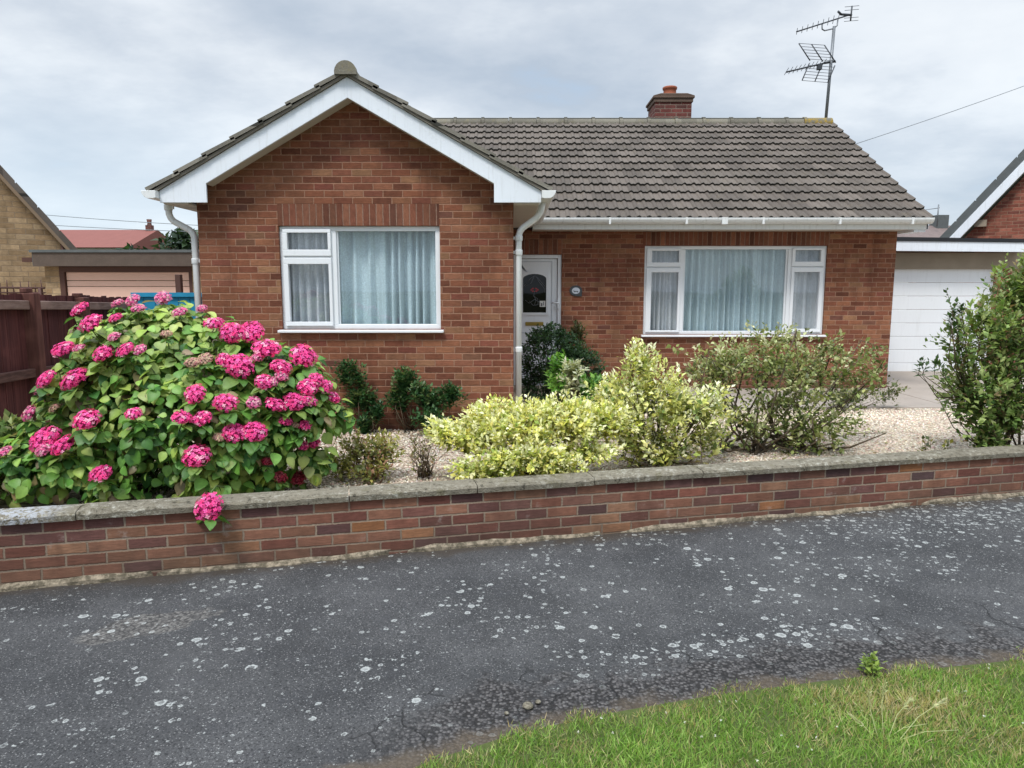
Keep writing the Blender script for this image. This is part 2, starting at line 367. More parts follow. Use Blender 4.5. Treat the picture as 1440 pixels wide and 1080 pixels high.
# brown dirt along the wall foot and the verge
dm=t.sstep(t.math('ADD',dw,t.math('MULTIPLY',t.math('SUBTRACT',dirtn,.5),.35)),.16,.0); c=t.mix(t.math('MULTIPLY',dm,.75),c,(.05,.037,.025))
dm2=t.sstep(t.math('ADD',dv,t.math('MULTIPLY',t.math('SUBTRACT',dirtn,.5),.25)),.1,.0); c=t.mix(t.math('MULTIPLY',dm2,.75),c,(.1,.075,.05))
# lichen rings
def rings(scale,rmin,rmax,thr,seed):
    q=t.n('ShaderNodeVectorMath',operation='ADD'); t.set(q.inputs[0],p2); q.inputs[1].default_value=(seed,seed*1.7,0)
    v=t.voro(q.outputs[0],scale,dim='2D'); d=t.math('DIVIDE',v.outputs[0],scale)
    d=t.math('ADD',d,t.math('MULTIPLY',t.math('SUBTRACT',t.noise(p2,48,5,.8),.5),.034))
    r1,r2,r3=t.xyz(v.outputs[1])
    rad=t.math('ADD',rmin,t.math('MULTIPLY',sq(t,r1),rmax-rmin)); k=t.math('DIVIDE',d,rad)
    on=t.sstep(t.math('SUBTRACT',r2,thr),0.,.02)
    disc=t.sstep(k,1.05,.85); core=t.sstep(k,.75,.35)
    a=t.math('MULTIPLY',disc,t.math('SUBTRACT',1.,t.math('MULTIPLY',core,t.math('ADD',.25,t.math('MULTIPLY',r3,.6)))))
    return t.math('MULTIPLY',a,on)
# denser to the right along the wall and in a band before the verge
far=t.math('MULTIPLY',t.sstep(x,.8,3.2),t.sstep(dw,1.0,.3))
bx=t.math('ADD',sq(t,t.math('DIVIDE',t.math('SUBTRACT',dv,.36),.12)),sq(t,t.math('DIVIDE',t.math('SUBTRACT',x,1.15),.75)))
band=t.sstep(bx,1.4,.3); clus=t.sstep(t.noise(p2,2.0,5,.7),.47,.6)
dens=t.math('ADD',t.math('ADD',t.math('MULTIPLY',far,.4),t.math('MULTIPLY',band,.5)),t.math('MULTIPLY',clus,.3))
th1=t.math('SUBTRACT',.97,dens); th2=t.math('SUBTRACT',.955,dens)
l=t.math('MAXIMUM',rings(12,.011,.025,th1,3.1),t.math('MAXIMUM',rings(21,.006,.015,th2,9.4),rings(45,.002,.005,t.math('SUBTRACT',.94,t.math('MULTIPLY',dens,.7)),5.3)))
l=t.math('MULTIPLY',l,t.sstep(t.noise(p2,120,3,.7),.3,.48)); l=t.math('MULTIPLY',l,t.math('SUBTRACT',1.,t.math('MULTIPLY',rgm,.75)))
c=t.mix(t.math('MULTIPLY',l,.85),c,(.4,.41,.39))
h=t.math('ADD',t.math('MULTIPLY',fine,.5),t.math('ADD',t.math('MULTIPLY',mid,.25),t.math('MULTIPLY',rgm,t.math('MULTIPLY',agg.outputs[0],-2.5))))
h=t.math('SUBTRACT',h,t.math('ADD',t.math('MULTIPLY',rgm,1.2),t.math('MULTIPLY',crk,1.5)))
M['asphalt']=t.pbr(c,.78,t.bump(h,.75,.008),.35)

t=T('road_asphalt'); p=t.pos(); c=t.mix(t.noise(p,90,3),(.045,.046,.05),(.1,.1,.105)); M['road']=t.pbr(c,.85,None,.25)
t=T('gravel_bed'); p=t.pos(); v=t.voro(p,48); c=t.ramp(t.xyz(v.outputs[1])[0],[(0,(.4,.32,.24)),(.4,(.56,.46,.35)),(.75,(.66,.58,.47)),(1,(.5,.37,.3))]); c=t.mix(t.sstep(v.outputs[0],.35,.8),c,(.22,.17,.12))
c=t.mix(t.math('MULTIPLY',t.sstep(t.noise(p,2,3),.5,.75),.4),c,(.2,.16,.11)); M['gravel']=t.pbr(c,.9,t.bump(v.outputs[0],-.9,.015),.2)
M['slab']=plain('concrete_slab',(.33,.285,.245),.92,.15,.22,2.5,.4,dirt=((.13,.11,.09),.5))
t=T('verge_soil'); p=t.pos(); n=t.noise(p,3,3); c=t.mix(t.noise(p,60,4,.7),(.03,.045,.012),(.11,.13,.045)); M['soil']=t.pbr(c,.95,None,.1)
t=T('ground_soil'); p=t.pos(); c=t.mix(t.noise(p,2,5,.7),(.05,.06,.025),(.12,.11,.06)); M['ground']=t.pbr(c,.95,None,.1)

# ------------------------------------------------------------------ camera, world, sun
cam=bpy.data.cameras.new('Camera'); co=bpy.data.objects.new('Camera',cam); COL.objects.link(co)
cam.sensor_width=36; cam.lens=25.0; cam.clip_end=2000; co.location=(0,0,1.6); co.rotation_euler=(R(90)-math.atan(.135),0,0)
scene.camera=co
AZ=math.atan2(-.45,-.85); EL=R(58)
w=bpy.data.worlds.new('World'); scene.world=w; w.use_nodes=True; nt=w.node_tree; nt.nodes.clear()
t=T.__new__(T); t.t=nt; t.out=t.n('ShaderNodeOutputWorld')
sky=t.n('ShaderNodeTexSky',sky_type='NISHITA'); sky.sun_disc=False; sky.sun_elevation=EL; sky.sun_rotation=AZ
g=t.n('ShaderNodeTexCoord').outputs['Generated']; gx,gy,gz=t.xyz(g)
zz=t.math('ADD',t.math('MAXIMUM',gz,0.),.22); q=t.comb(t.math('DIVIDE',gx,zz),t.math('MULTIPLY',t.math('DIVIDE',gy,zz),1.15),2.3)
n1=t.noise(q,1.15,6,.58); n2=t.noise(q,.55,3,.5); n3=t.noise(q,3.4,5,.6)
s=t.math('ADD',t.math('MULTIPLY',n1,.5),t.math('ADD',t.math('MULTIPLY',n2,.38),t.math('MULTIPLY',n3,.12)))
cl=t.ramp(s,[(.34,(3.2,4.4,5.9)),(.42,(3.6,4.15,4.85)),(.5,(4.7,5.15,5.7)),(.57,(6.1,6.45,6.8)),(.63,(6.6,6.9,7.15)),(.72,(3.9,5.1,6.5))])
hz=t.sstep(gz,.3,.05); cl=t.mix(t.math('MULTIPLY',hz,t.math('ADD',.25,t.math('MULTIPLY',t.sstep(gx,.1,-.5),.45))),cl,(5.6,6.5,7.3))
up=t.math('ADD',1.,t.math('MULTIPLY',t.sstep(gz,.5,.9),3.0))
cl=t.mix(1.,cl,t.comb(up,up,up),'MULTIPLY')
cs=t.mix(.9,sky.outputs[0],cl)
bg=t.n('ShaderNodeBackground'); t.set(bg.inputs[0],cs); bg.inputs[1].default_value=.145
nt.links.new(bg.outputs[0],t.out.inputs[0])
sun=bpy.data.lights.new('Sun','SUN'); sun.energy=2.8; sun.angle=R(14); sun.color=(1,.96,.9); so=bpy.data.objects.new('Sun',sun); COL.objects.link(so)
sd=Vector((math.sin(AZ)*math.cos(EL),math.cos(AZ)*math.cos(EL),math.sin(EL))); so.rotation_euler=sd.to_track_quat('Z','Y').to_euler(); so.location=(-4,-6,12)
scene.view_settings.view_transform='Standard'; scene.view_settings.look='None'; scene.view_settings.exposure=0
scene.cycles.max_bounces=8; scene.cycles.transparent_max_bounces=12

# ------------------------------------------------------------------ ground sheets
WO=Vector((-2.735,3.617,0)); WA=R(13.3); WC,WS=math.cos(WA),math.sin(WA)
def wl(s,d,z=0): return (WO.x+s*WC-d*WS, WO.y+s*WS+d*WC, z)
def gz_(x): return .009*(x+2.7)
def quad(name,pts,mat,k='structure'):
    m=MB(); m.face(pts); return kind(m.build(name,mat),k)
quad('ground',[(-400,-300,-.25),(400,-300,-.25),(400,500,-.25),(-400,500,-.25)],M['ground'])
def gp(x,y,dz=0): return (x,y,gz_(x)+dz)
quad('road',[(-60,-9,-.13),(60,-9,-.13),(60,-1.9,-.13),(-60,-1.9,-.13)],M['road'])
a=wl(-14,.01); b=wl(20,.01)
quad('pavement',[gp(-16,-1.9),gp(16,-1.9),gp(b[0],b[1]),gp(a[0],a[1])],M['asphalt'])
m=MB(); m.box(-16,16,-2.02,-1.9,-.3,0.0); kind(m.build('kerb',M['concrete']),'structure')
# garden: gravel forecourt behind the wall
a=wl(-6,.1); b=wl(16,.1)
quad('garden',[(a[0],a[1],.26),(b[0],b[1],.26),(b[0]+1,16,.22),(a[0]-6,16,.22)],M['gravel'])
# concrete driveway slabs
m=MB()
for (x0,x1,y0,y1) in ((1.2,3.1,7.96,9.48),(3.115,4.98,7.96,9.48),(4.995,6.8,7.9,9.6),(6.815,9.5,7.9,9.6),(5.2,6.8,9.615,11.48),(6.815,9.5,9.615,11.48)):
    m.box(x0,x1,y0,y1,.1,.262)
kind(m.build('driveway',M['slab'],bevel=.008),'structure')
# verge: soil sheet with curved edge
VE=[(-1.6,-1.85),(-1.5,.3),(-1.15,1.2),(-.75,1.82),(-.29,2.19),(0,2.335),(.345,2.455),(.775,2.57),(1.225,2.66),(1.7,2.745),(2.17,2.82),(3.2,3.0),(5,3.4),(9,4.3),(14,5.4)]
def vedge(x): return float(np.interp(x,[p[0] for p in VE[3:]],[p[1] for p in VE[3:]]))
m=MB(); pts=[gp(x,y,.004) for x,y in VE]+[gp(14,-1.85,.004)]; m.face(pts[::-1]); kind(m.build('verge',M['soil']),'structure')

# ------------------------------------------------------------------ garden wall
wall=empty('garden_wall','low brick garden wall with weathered concrete coping running along the pavement','wall',(WO.x,WO.y,0),rz=WA)
m=MB(); m.box(-8,14,0,.105,-.2,.366); m.build('brickwork',M['wallbrick'],wall,local=True)
m=MB(); ss=np.arange(-8,14.01,.12); prev=None
for k,s_ in enumerate(ss[:-1]):
    s2=ss[k+1]; f=lambda q:.02+.012*math.sin(q*5.1)+.01*math.sin(q*13.7+1); hh=lambda q:gz_(WO.x+q*WC)+.012+.007*math.sin(q*3.3)+.005*math.sin(q*17)
    m.face([(s_,-f(s_),-.1),(s2,-f(s2),-.1),(s2,-f(s2)+.004,hh(s2)),(s_,-f(s_)+.004,hh(s_))]); m.face([(s_,-f(s_)+.004,hh(s_)),(s2,-f(s2)+.004,hh(s2)),(s2,.002,hh(s2)+.02),(s_,.002,hh(s_)+.02)])
m.build('footing',M['footing'],wall,local=True)
js=[-8,-5.6,-4.1,-2.6,-1.1,.4,1.83,2.59,3.34,4.09,4.85,5.9,6.95,8.0,9.1,10.2,11.3,12.4,14]
rr=random.Random(3)
for a_,b_ in zip(js[:-1],js[1:]):
    m=MB(); dz=rr.uniform(-.004,.004); dy=rr.uniform(-.005,.005); n=max(2,int((b_-a_)/.05))
    # weathered slab: grid front edge with a chipped, slightly wavy arris
    P=[]
    for i in range(n+1):
        s_=a_+.003+(b_-a_-.006)*i/n; c1=rr.uniform(0,.006)+(.006 if rr.random()<.12 else 0); c2=rr.uniform(0,.004)
        P.append([(s_,-.028+dy+c2,.367+dz),(s_,-.03+dy+c2*.5,.402+dz-c1),(s_,-.02+dy+c1,.414+dz-c2),(s_,.06+dy,.418+dz+rr.uniform(-.002,.002)),(s_,.132+dy,.414+dz),(s_,.135+dy,.367+dz)])
    for i in range(n):
        for j in range(5): m.face([P[i][j],P[i+1][j],P[i+1][j+1],P[i][j+1]])
        m.face([P[i][5],P[i+1][5],P[i+1][0],P[i][0]])
    m.face(P[0]); m.face(P[-1][::-1])
    m.build('coping_stone',M['coping'],wall,local=True)

# ------------------------------------------------------------------ bungalow
house=empty('bungalow','red brick bungalow with a projecting front gable and grey tiled roof','house',(1.0,9.5,.22))
AX=-1.44; TS=.57; GY=6.70; MY=9.50; XL=-2.9; XR=.013; XE=5.05; BY=14.7
def wall_xz(m,y,xs,zs,holes,x0,x1,z0,z1,depth=.1):
    xs=sorted(set([x0,x1]+[h for q in holes for h in q[:2]])); zs=sorted(set([z0,z1]+[h for q in holes for h in q[2:]]))
    for i in range(len(xs)-1):
        for j in range(len(zs)-1):
            cx=(xs[i]+xs[i+1])/2; cz=(zs[j]+zs[j+1])/2
            if any(q[0]<cx<q[1] and q[2]<cz<q[3] for q in holes): continue
            m.face([(xs[i],y,zs[j]),(xs[i+1],y,zs[j]),(xs[i+1],y,zs[j+1]),(xs[i],y,zs[j+1])])
    for a,b,c,d in holes:
        e=y+depth
        m.face([(a,y,c),(b,y,c),(b,e,c),(a,e,c)]); m.face([(a,y,d),(a,e,d),(b,e,d),(b,y,d)])
        m.face([(a,y,c),(a,e,c),(a,e,d),(a,y,d)]); m.face([(b,y,c),(b,y,d),(b,e,d),(b,e,c)])
W1=(-2.159,-.669,1.215,2.168); W2=(1.747,4.15,.985,2.15); DR=(.02,.655,.2,2.036)
m=MB(); wall_xz(m,GY,0,0,[W1],XL,XR,-.2,2.42,.12)
zt=3.3; m.face([(XL,GY,2.42),(XR,GY,2.42),(XR,GY,zt-TS*(XR-AX)),(AX,GY,zt),(XL,GY,zt-TS*(AX-XL))])
m.face([(XL,GY,-.2),(XL,GY,2.4),(XL,BY,2.4),(XL,BY,-.2)]); m.face([(XR,GY,-.2),(XR,MY,-.2),(XR,MY,2.4),(XR,GY,2.4)])
m.build('gable_wall',M['brick'],house)
m=MB(); wall_xz(m,MY,0,0,[W2,DR],XR,XE,-.2,2.36,.1)
RT=.597; RY=12.1
m.face([(XE,MY,-.2),(XE,BY,-.2),(XE,BY,2.4),(XE,RY,4.2),(XE,MY,2.4)])
m.face([(XL,BY,-.2),(XL,BY,2.4),(XE,BY,2.4),(XE,BY,-.2)])
m.build('main_wall',M['brick'],house)
# soldier course lintels, 3 mm proud
for (x0,x1,y,z0,z1) in ((-2.16,-.672,GY,2.17,2.366),(1.72,4.17,MY,2.153,2.327),(.03,.66,MY,2.04,2.23)):
    m=MB(); m.box(x0,x1,y-.003,y+.05,z0,z1)
    for f_ in range(6): m.uv[f_]=None
    m.uv={}
    for f_ in range(len(m.f)): m.uv[f_]=[(.05+(m.v[i][2]-z0)*1.5 if z1-z0<1 else .1,m.v[i][0]) for i in m.f[f_]]
    m.build('soldier_course',M['soldier'],house)

# --- roofs
def tile_roof(m,O,U,V,N,length,slope,rows,roll=.125,amp=.021,thick=.03,seed=1):
    O,U,V,N=Vector(O),Vector(U).normalized(),Vector(V).normalized(),Vector(N).normalized(); g=slope/rows; rg=random.Random(seed)
    nu=int(round(length/roll))*8; prof=[max(0,math.cos(2*math.pi*k/8))**1.0*amp+ (.003 if k in(4,) else 0) for k in range(8)]
    for r in range(rows):
        lo=[];lt=[];hi=[]
        tj=[(rg.uniform(-.004,.004),rg.uniform(-.005,.005)) for _ in range(nu//16+2)]
        for i in range(nu+1):
            u=i*length/nu; w=prof[i%8]; jz,jv=tj[i//16]
            v0=r*g-.012+jv; v1=(r+1)*g+.03
            lo.append(O+U*u+V*v0+N*(w+.0+jz)); lt.append(O+U*u+V*v0+N*(w+thick+jz)); hi.append(O+U*u+V*v1+N*(w+.001))
        for i in range(nu):
            ua=i*length/nu; ub=(i+1)*length/nu
            m.face([lo[i],lo[i+1],lt[i+1],lt[i]],[(ua,r),(ub,r),(ub,r+.05),(ua,r+.05)])
            m.face([lt[i],lt[i+1],hi[i+1],hi[i]],[(ua,r+.05),(ub,r+.05),(ub,r+.98),(ua,r+.98)],True)
        for i in (0,nu):
            m.face([lt[i],hi[i],hi[i]-N*.03,lo[i]-N*.012])
# main roof front slope
sl=math.hypot(RY-9.03,(RY-9.03)*RT)
m=MB(); tile_roof(m,(-3.2,9.03,2.45),(1,0,0),(0,1,RT),(0,-RT,1),8.42,sl,14,seed=4)
m.face([(-3.2,RY,4.265),(5.22,RY,4.265),(5.22,BY+.4,2.6),(-3.2,BY+.4,2.6)])
m.face([(-3.2,9.05,2.43),(5.2,9.05,2.43),(5.2,RY,4.24),(-3.2,RY,4.24)])
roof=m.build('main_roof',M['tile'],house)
# wing roof
m=MB(); hw=1.775; zr=3.46; sl=hw*math.hypot(1,TS)
tile_roof(m,(AX-hw,11.46,zr-TS*hw),(0,-1,0),(1,0,TS),(-TS,0,1),5.0,sl,7,thick=.022,amp=.018,seed=5)
tile_roof(m,(AX+hw,6.46,zr-TS*hw),(0,1,0),(-1,0,TS),(TS,0,1),5.0,sl,7,thick=.022,amp=.018,seed=6)
m.face([(AX-hw+.03,6.5,zr-.02-TS*(hw-.03)),(AX,6.5,zr-.02),(AX,11.4,zr-.02),(AX-hw+.03,11.4,zr-.02-TS*(hw-.03))])
m.face([(AX+hw-.03,6.5,zr-.02-TS*(hw-.03)),(AX,6.5,zr-.02),(AX,11.4,zr-.02),(AX+hw-.03,11.4,zr-.02-TS*(hw-.03))])
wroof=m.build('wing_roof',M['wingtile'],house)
# ridge tiles (half round), one mesh per roof, joints modelled
def ridge_run(m,axis,c,a,b,step,r):
    p=a
    while p<b-1e-3:
        q=min(p+step,b)
        for (s0,s1,rad) in ((p,p+.05,r+.012),(p+.05,q-.006,r)):
            ring=[]
            for s_ in (s0,s1):
                row=[]
                for k in range(13):
                    w_=math.pi*(k/12)*1.12-.06*math.pi; dx,dz=math.cos(w_)*rad,math.sin(w_)*rad
                    row.append((c[0]+dx,s_,c[1]+dz) if axis=='y' else (s_,c[0]+dx,c[1]+dz))
                ring.append(row)
            for k in range(12): m.face([ring[0][k],ring[0][k+1],ring[1][k+1],ring[1][k]],smooth=True)
            m.face(ring[0]); m.face(ring[1][::-1])
        p=q
m=MB(); ridge_run(m,'y',(AX,zr-.012),6.44,11.0,.45,.085); m.build('ridge_tiles',M['ridge'],wroof)
m=MB(); ridge_run(m,'x',(RY,4.255),-3.2,4.75,.45,.1); m.build('ridge_tiles',M['ridge'],roof)
m=MB(); ridge_run(m,'x',(RY,4.255),4.75,5.22,.47,.1); m.build('ridge_end_tile',M['mossridge'],roof)
# barge boards with boxed ends
for sgn in (-1,1):
    def X(d): return AX+sgn*d
    top=lambda d:3.425-TS*d
    bot=lambda d:3.25-TS*d
    poly=[(X(0),6.5,top(0)),(X(1.7),6.5,top(1.7)),(X(1.7),6.5,2.355),(X(1.28),6.5,2.355),(X(1.28),6.5,bot(1.28)),(X(0),6.5,bot(0))]
    m=MB(); m.prism(poly,(0,.022,0)); m.build('barge_board',M['white'],house,bevel=.003)
    m=MB(); m.prism([(X(0),6.522,bot(0)+.012),(X(1.3),6.522,bot(1.3)+.012),(X(1.3),6.522,bot(1.3)+.022),(X(0),6.522,bot(0)+.022)],(0,.176,0)); m.build('verge_soffit',M['soffit'],house)
    # undercloak strip below the tiles
    m=MB(); m.prism([(X(0),6.475,top(0)+.003),(X(1.76),6.475,top(1.76)+.003),(X(1.76),6.475,top(1.76)+.03),(X(0),6.475,top(0)+.03)],(0,.2,0)); m.build('undercloak',M['mortar'],house)
    # eaves: soffit, fascia, gutter running back
    ye=9.04 if sgn>0 else 14.6
    xw=XR if sgn>0 else XL
    m=MB(); a_,b_=sorted((xw+sgn*.002,X(1.678))); m.box(a_,b_,6.524,ye,2.345,2.36); m.build('soffit',M['soffit'],house)
    m=MB(); a_,b_=sorted((X(1.68),X(1.699))); m.box(a_,b_,6.524,ye,2.357,2.475); m.build('fascia_board',M['gutter'],house)
    g=[(1.702,2.452),(1.83,2.452),(1.825,2.43),(1.805,2.40),(1.78,2.385),(1.73,2.383),(1.702,2.39)]
    m=MB(); m.prism([(X(d),6.43,z) for d,z in (g if sgn<0 else g[::-1])],(0,ye-6.43,0)); m.build('gutter',M['gutter'],house,bevel=.003)
# main eaves
m=MB(); m.box(.26,5.2,9.12,9.498,2.335,2.35); m.build('soffit',M['soffit'],house)
m=MB(); m.box(.26,5.215,9.10,9.118,2.328,2.455); m.build('fascia_board',M['gutter'],house)
m=MB(); g=[(9.097,2.462),(8.985,2.462),(8.987,2.44),(9.0,2.415),(9.025,2.395),(9.07,2.39),(9.097,2.395)]; m.prism([(.30,y,z) for y,z in g],(4.93,0,0)); m.build('gutter',M['gutter'],house,bevel=.003)
mgut=bpy.data.objects['gutter.002']
for xb in (1.2,2.15,3.1,4.05,4.95):
    m=MB(); m.box(xb,xb+.025,8.983,9.1,2.385,2.466); m.build('gutter_bracket',M['gutter'],mgut)
for xb in (2.6,):
    m=MB(); m.box(xb,xb+.07,8.981,9.1,2.384,2.467); m.build('gutter_joint',M['gutter'],mgut)
m=MB(); m.prism([(5.2,9.1,2.33),(5.2,RY,4.13),(5.2,RY,4.26),(5.2,9.1,2.46)],(.02,0,0)); m.build('barge_board',M['white'],house)
m=MB(); m.box(5.052,5.198,9.12,9.5,2.3,2.334); m.build('eaves_box',M['white'],house)
# downpipes
def pipe(path,brk):
    m=MB(); pts=[Vector(p) for p in path]; out=[pts[0]]
    for k in range(1,len(pts)-1):
        a_=(pts[k-1]-pts[k]).normalized()*.045; b_=(pts[k+1]-pts[k]).normalized()*.045
        out+= [pts[k]+a_, pts[k]+a_*.35+b_*.35, pts[k]+b_]
    out.append(pts[-1]); m.tube(out,.03,12)
    o=m.build('downpipe',M['gutter'],house)
    for (x,y,z,dx) in brk:
        m=MB(); m.lathe((x,y,z-.025),[(.035,0),(.037,.01),(.037,.04),(.035,.05)],14); m.box(min(x,x+dx),max(x,x+dx),y-.012,y+.012,z-.014,z+.014); m.build('pipe_bracket',M['gutter'],o)
pipe([(.285,6.76,2.4),(.262,6.76,2.27),(.062,6.76,2.13),(.062,6.76,.2)],[(.062,6.76,1.93,-.05),(.062,6.76,1.02,-.05),(.062,6.76,2.06,-.05)])
pipe([(-3.19,6.76,2.4),(-3.185,6.76,2.235),(-2.965,6.76,2.115),(-2.965,6.76,.2)],[(-2.965,6.76,1.85,.06),(-2.965,6.76,1.0,.06),(-3.19,6.76,2.34,.05)])

# --- windows
def win(wr,y,cols,sill):
    """cols: list of (glass x0,x1,[(z0,z1,opening)]) ; frame mesh with true openings, casement sashes as children"""
    x0,x1,z0,z1=wr; f0,f1=y+.03,y+.095
    fr=MB(); fw=.045
    fr.box(x0,x1,f0,f1,z0,z0+fw); fr.box(x0,x1,f0,f1,z1-fw,z1); fr.box(x0,x0+fw,f0,f1,z0+fw,z1-fw); fr.box(x1-fw,x1,f0,f1,z0+fw,z1-fw)
    edges=[x0+fw]+[(cols[i][1]+cols[i+1][0])/2 for i in range(len(cols)-1)]+[x1-fw]
    for e in edges[1:-1]: fr.box(e-.03,e+.03,f0,f1,z0+fw,z1-fw)
    spans=[]
    for i,(g0,g1,cells) in enumerate(cols):
        a=edges[i]+(.03 if i else 0); b=edges[i+1]-(.03 if i<len(cols)-1 else 0)
        zc=[z1-fw]+[(cells[k][0]+cells[k+1][1])/2 for k in range(len(cells)-1)]+[z0+fw]
        for k in range(1,len(cells)): fr.box(a,b,f0,f1,zc[k]-.022,zc[k]+.022)
        for k,(c0,c1,op) in enumerate(cells):
            spans.append((a,b,zc[k+1]+(.022 if k<len(cells)-1 else 0),zc[k]-(.022 if k else 0),g0,g1,c0,c1,op))
    w_=fr.build('window',M['upvc'],house,bevel=.004)
    for (a,b,c,d,g0,g1,c0,c1,op) in spans:
        if op:
            s_=MB(); e=.014
            A,B,C,D=a-e,b+e,c-e,d+e; q0,q1=y+.008,y+.028
            s_.box(A,B,q0,q1,C,c0); s_.box(A,B,q0,q1,c1,D); s_.box(A,g0,q0,q1,c0,c1); s_.box(g1,B,q0,q1,c0,c1)
            s_.box(a,b,q1,q1+.05,c,c0-.004); s_.box(a,b,q1,q1+.05,c1+.004,d); s_.box(a,g0-.004,q1,q1+.05,c0-.004,c1+.004); s_.box(g1+.004,b,q1,q1+.05,c0-.004,c1+.004)
            so_=s_.build('casement',M['upvc'],w_,bevel=.004)
        else:
            s_=MB(); q0,q1=y+.05,y+.07
            s_.box(a,b,q0,q1,c,c0); s_.box(a,b,q0,q1,c1,d); s_.box(a,g0,q0,q1,c0,c1); s_.box(g1,b,q0,q1,c0,c1); s_.build('glazing_bead',M['upvc'],w_,bevel=.004)
        pm=MB(); yy=y+.062 if not op else y+.05
        pm.face([(g0-.003,yy,c0-.003),(g1+.003,yy,c0-.003),(g1+.003,yy,c1+.003),(g0-.003,yy,c1+.003)]); pm.build('pane',M['glass'] if op else M['tint'],w_)
    s_=MB(); s_.prism([(sill[0],y-.055,z0-.03),(sill[0],y-.055,z0-.008),(sill[0],y+.1,z0+.004),(sill[0],y+.1,z0-.03)],(sill[1]-sill[0],0,0)); s_.build('sill',M['upvc'],w_,bevel=.004)
win(W1,GY,[(-2.085,-1.71,[(1.953,2.107,1),(1.285,1.82,1)]),(-1.62,-.715,[(1.262,2.125,0)])],(-2.19,-.64))
win(W2,MY,[(1.845,2.2,[(1.935,2.085,1),(1.04,1.805,1)]),(2.295,3.625,[(1.02,2.115,0)]),(3.735,4.07,[(1.945,2.095,1),(1.06,1.81,1)])],(1.72,4.18))

def curtain(name,label,x0,x1,z0,z1,y,seed,n):
    rg=np.random.RandomState(seed); nx=n*10; nz=14
    xs=np.linspace(x0,x1,nx+1); ph=np.cumsum(np.repeat(rg.uniform(.45,2.2,nx//10+1),10)[:nx+1]); ph=ph/ph[-1]*n*2*math.pi
    amp=.02+.045*np.interp(xs,np.linspace(x0,x1,n),rg.uniform(0,1,n)); lean=np.interp(xs,np.linspace(x0,x1,9),rg.uniform(-.5,.5,9))
    V=[]
    for j in range(nz+1):
        tt=j/nz; z=z1+(z0-z1)*tt
        sn=np.sin(ph+lean*tt*1.6); yy=y+amp*(.6+.5*tt)*np.sign(sn)*np.abs(sn)**.7+.012*np.sin(ph*.37+2*tt)
        V.append(np.stack([xs+lean*.05*tt,yy,np.full_like(xs,z)],1))
    V=np.concatenate(V); F=[]
    for j in range(nz):
        for i in range(nx):
            a=j*(nx+1)+i; b=a+nx+1; F+= [(a,a+1,b+1),(a,b+1,b)]
    o=np_mesh(name,V,F,M['net']); o.data.polygons.foreach_set('use_smooth',[True]*len(o.data.polygons)); tag(o,label,'curtain')
curtain('net_curtain','pleated net curtain hanging behind the window of the front gable',W1[0]+.03,W1[1]-.02,W1[2]+.01,W1[3],GY+.165,3,17)
curtain('net_curtain','long pleated net curtain hanging behind the wide three-light window',W2[0]+.03,W2[1]-.02,W2[2]+.01,W2[3],MY+.165,8,26)
# dark room behind each curtain
m=MB(); m.box(XL+.05,XR-.05,GY+.3,MY-.2,.0,2.3); m.box(.8,4.9,MY+.3,MY+3,.0,2.3); m.box(XR+.02,.78,MY+.3,MY+3,.0,2.3); m.build('room_interior',M['dark'],house)

# --- door
x0,x1,z0,z1=DR
m=MB(); f=.05; m.box(x0,x0+f,MY+.02,MY+.09,z0,z1); m.box(x1-f,x1,MY+.02,MY+.09,z0,z1); m.box(x0+f,x1-f,MY+.02,MY+.09,z1-f,z1)
door=m.build('door_frame',M['upvc'],house,bevel=.005)
gx0,gx1,gz0,gz1=.145,.455,1.275,1.72; gm=(gx0+gx1)/2
arch=[(gx0,gz0),(gx1,gz0)]+[(gm+(gx1-gx0)/2*math.cos(a_),gz1+.065*math.sin(a_)) for a_ in np.linspace(0,math.pi,13)]
def ringpoly(m,arc_in,grow,y0,y1):
    cx,cz=gm,(gz0+gz1)/2; outp=[]
    for x,z in arc_in:
        outp.append((x+grow*(1 if x>cx+.001 else -1 if x<cx-.001 else 0),z+grow*(1 if z>=gz1-.001 else -1)))
    n=len(arc_in)
    for k in range(n):
        a_,b_=arc_in[k],arc_in[(k+1)%n]; c_,d_=outp[(k+1)%n],outp[k]
        P=lambda q,y:(q[0],y,q[1])
        m.face([P(a_,y0),P(b_,y0),P(c_,y0),P(d_,y0)]); m.face([P(a_,y0),P(a_,y1),P(b_,y1),P(b_,y0)]); m.face([P(d_,y0),P(c_,y0),P(c_,y1),P(d_,y1)])
    return outp
# leaf with a real arched opening
m=MB(); dx0,dx1,dz0,dz1=x0+f+.006,x1-f-.006,z0+.03,z1-f-.006; yd=MY+.045
outer=[(dx0,dz0),(dx1,dz0)]+[(dx1 if a_<1.3 else dx0 if a_>1.84 else gm+(1.57-a_)/.27*(dx1-gm),dz1) for a_ in np.linspace(0,math.pi,13)]
for k in range(len(arch)):
    a_,b_=arch[k],arch[(k+1)%len(arch)]; c_,d_=outer[(k+1)%len(arch)],outer[k]
    m.face([(a_[0],yd,a_[1]),(b_[0],yd,b_[1]),(c_[0],yd,c_[1]),(d_[0],yd,d_[1])])
m.face([(dx0,yd,dz1),(dx0,yd,dz0),(dx0,yd+.04,dz0),(dx0,yd+.04,dz1)])
leaf=m.build('door_leaf',M['upvc'],door)
m=MB(); ringpoly(m,arch,.032,yd-.016,yd-.001); m.build('glazing_trim',M['upvc'],door,bevel=.004)
m=MB()
for (a_,b_,c_,d_) in ((dx0+.02,dx0+.03,dz0+.1,dz1-.03),(dx1-.075,dx1-.065,dz0+.1,dz1-.03)): m.box(a_,b_,yd-.006,yd-.0005,c_,d_)
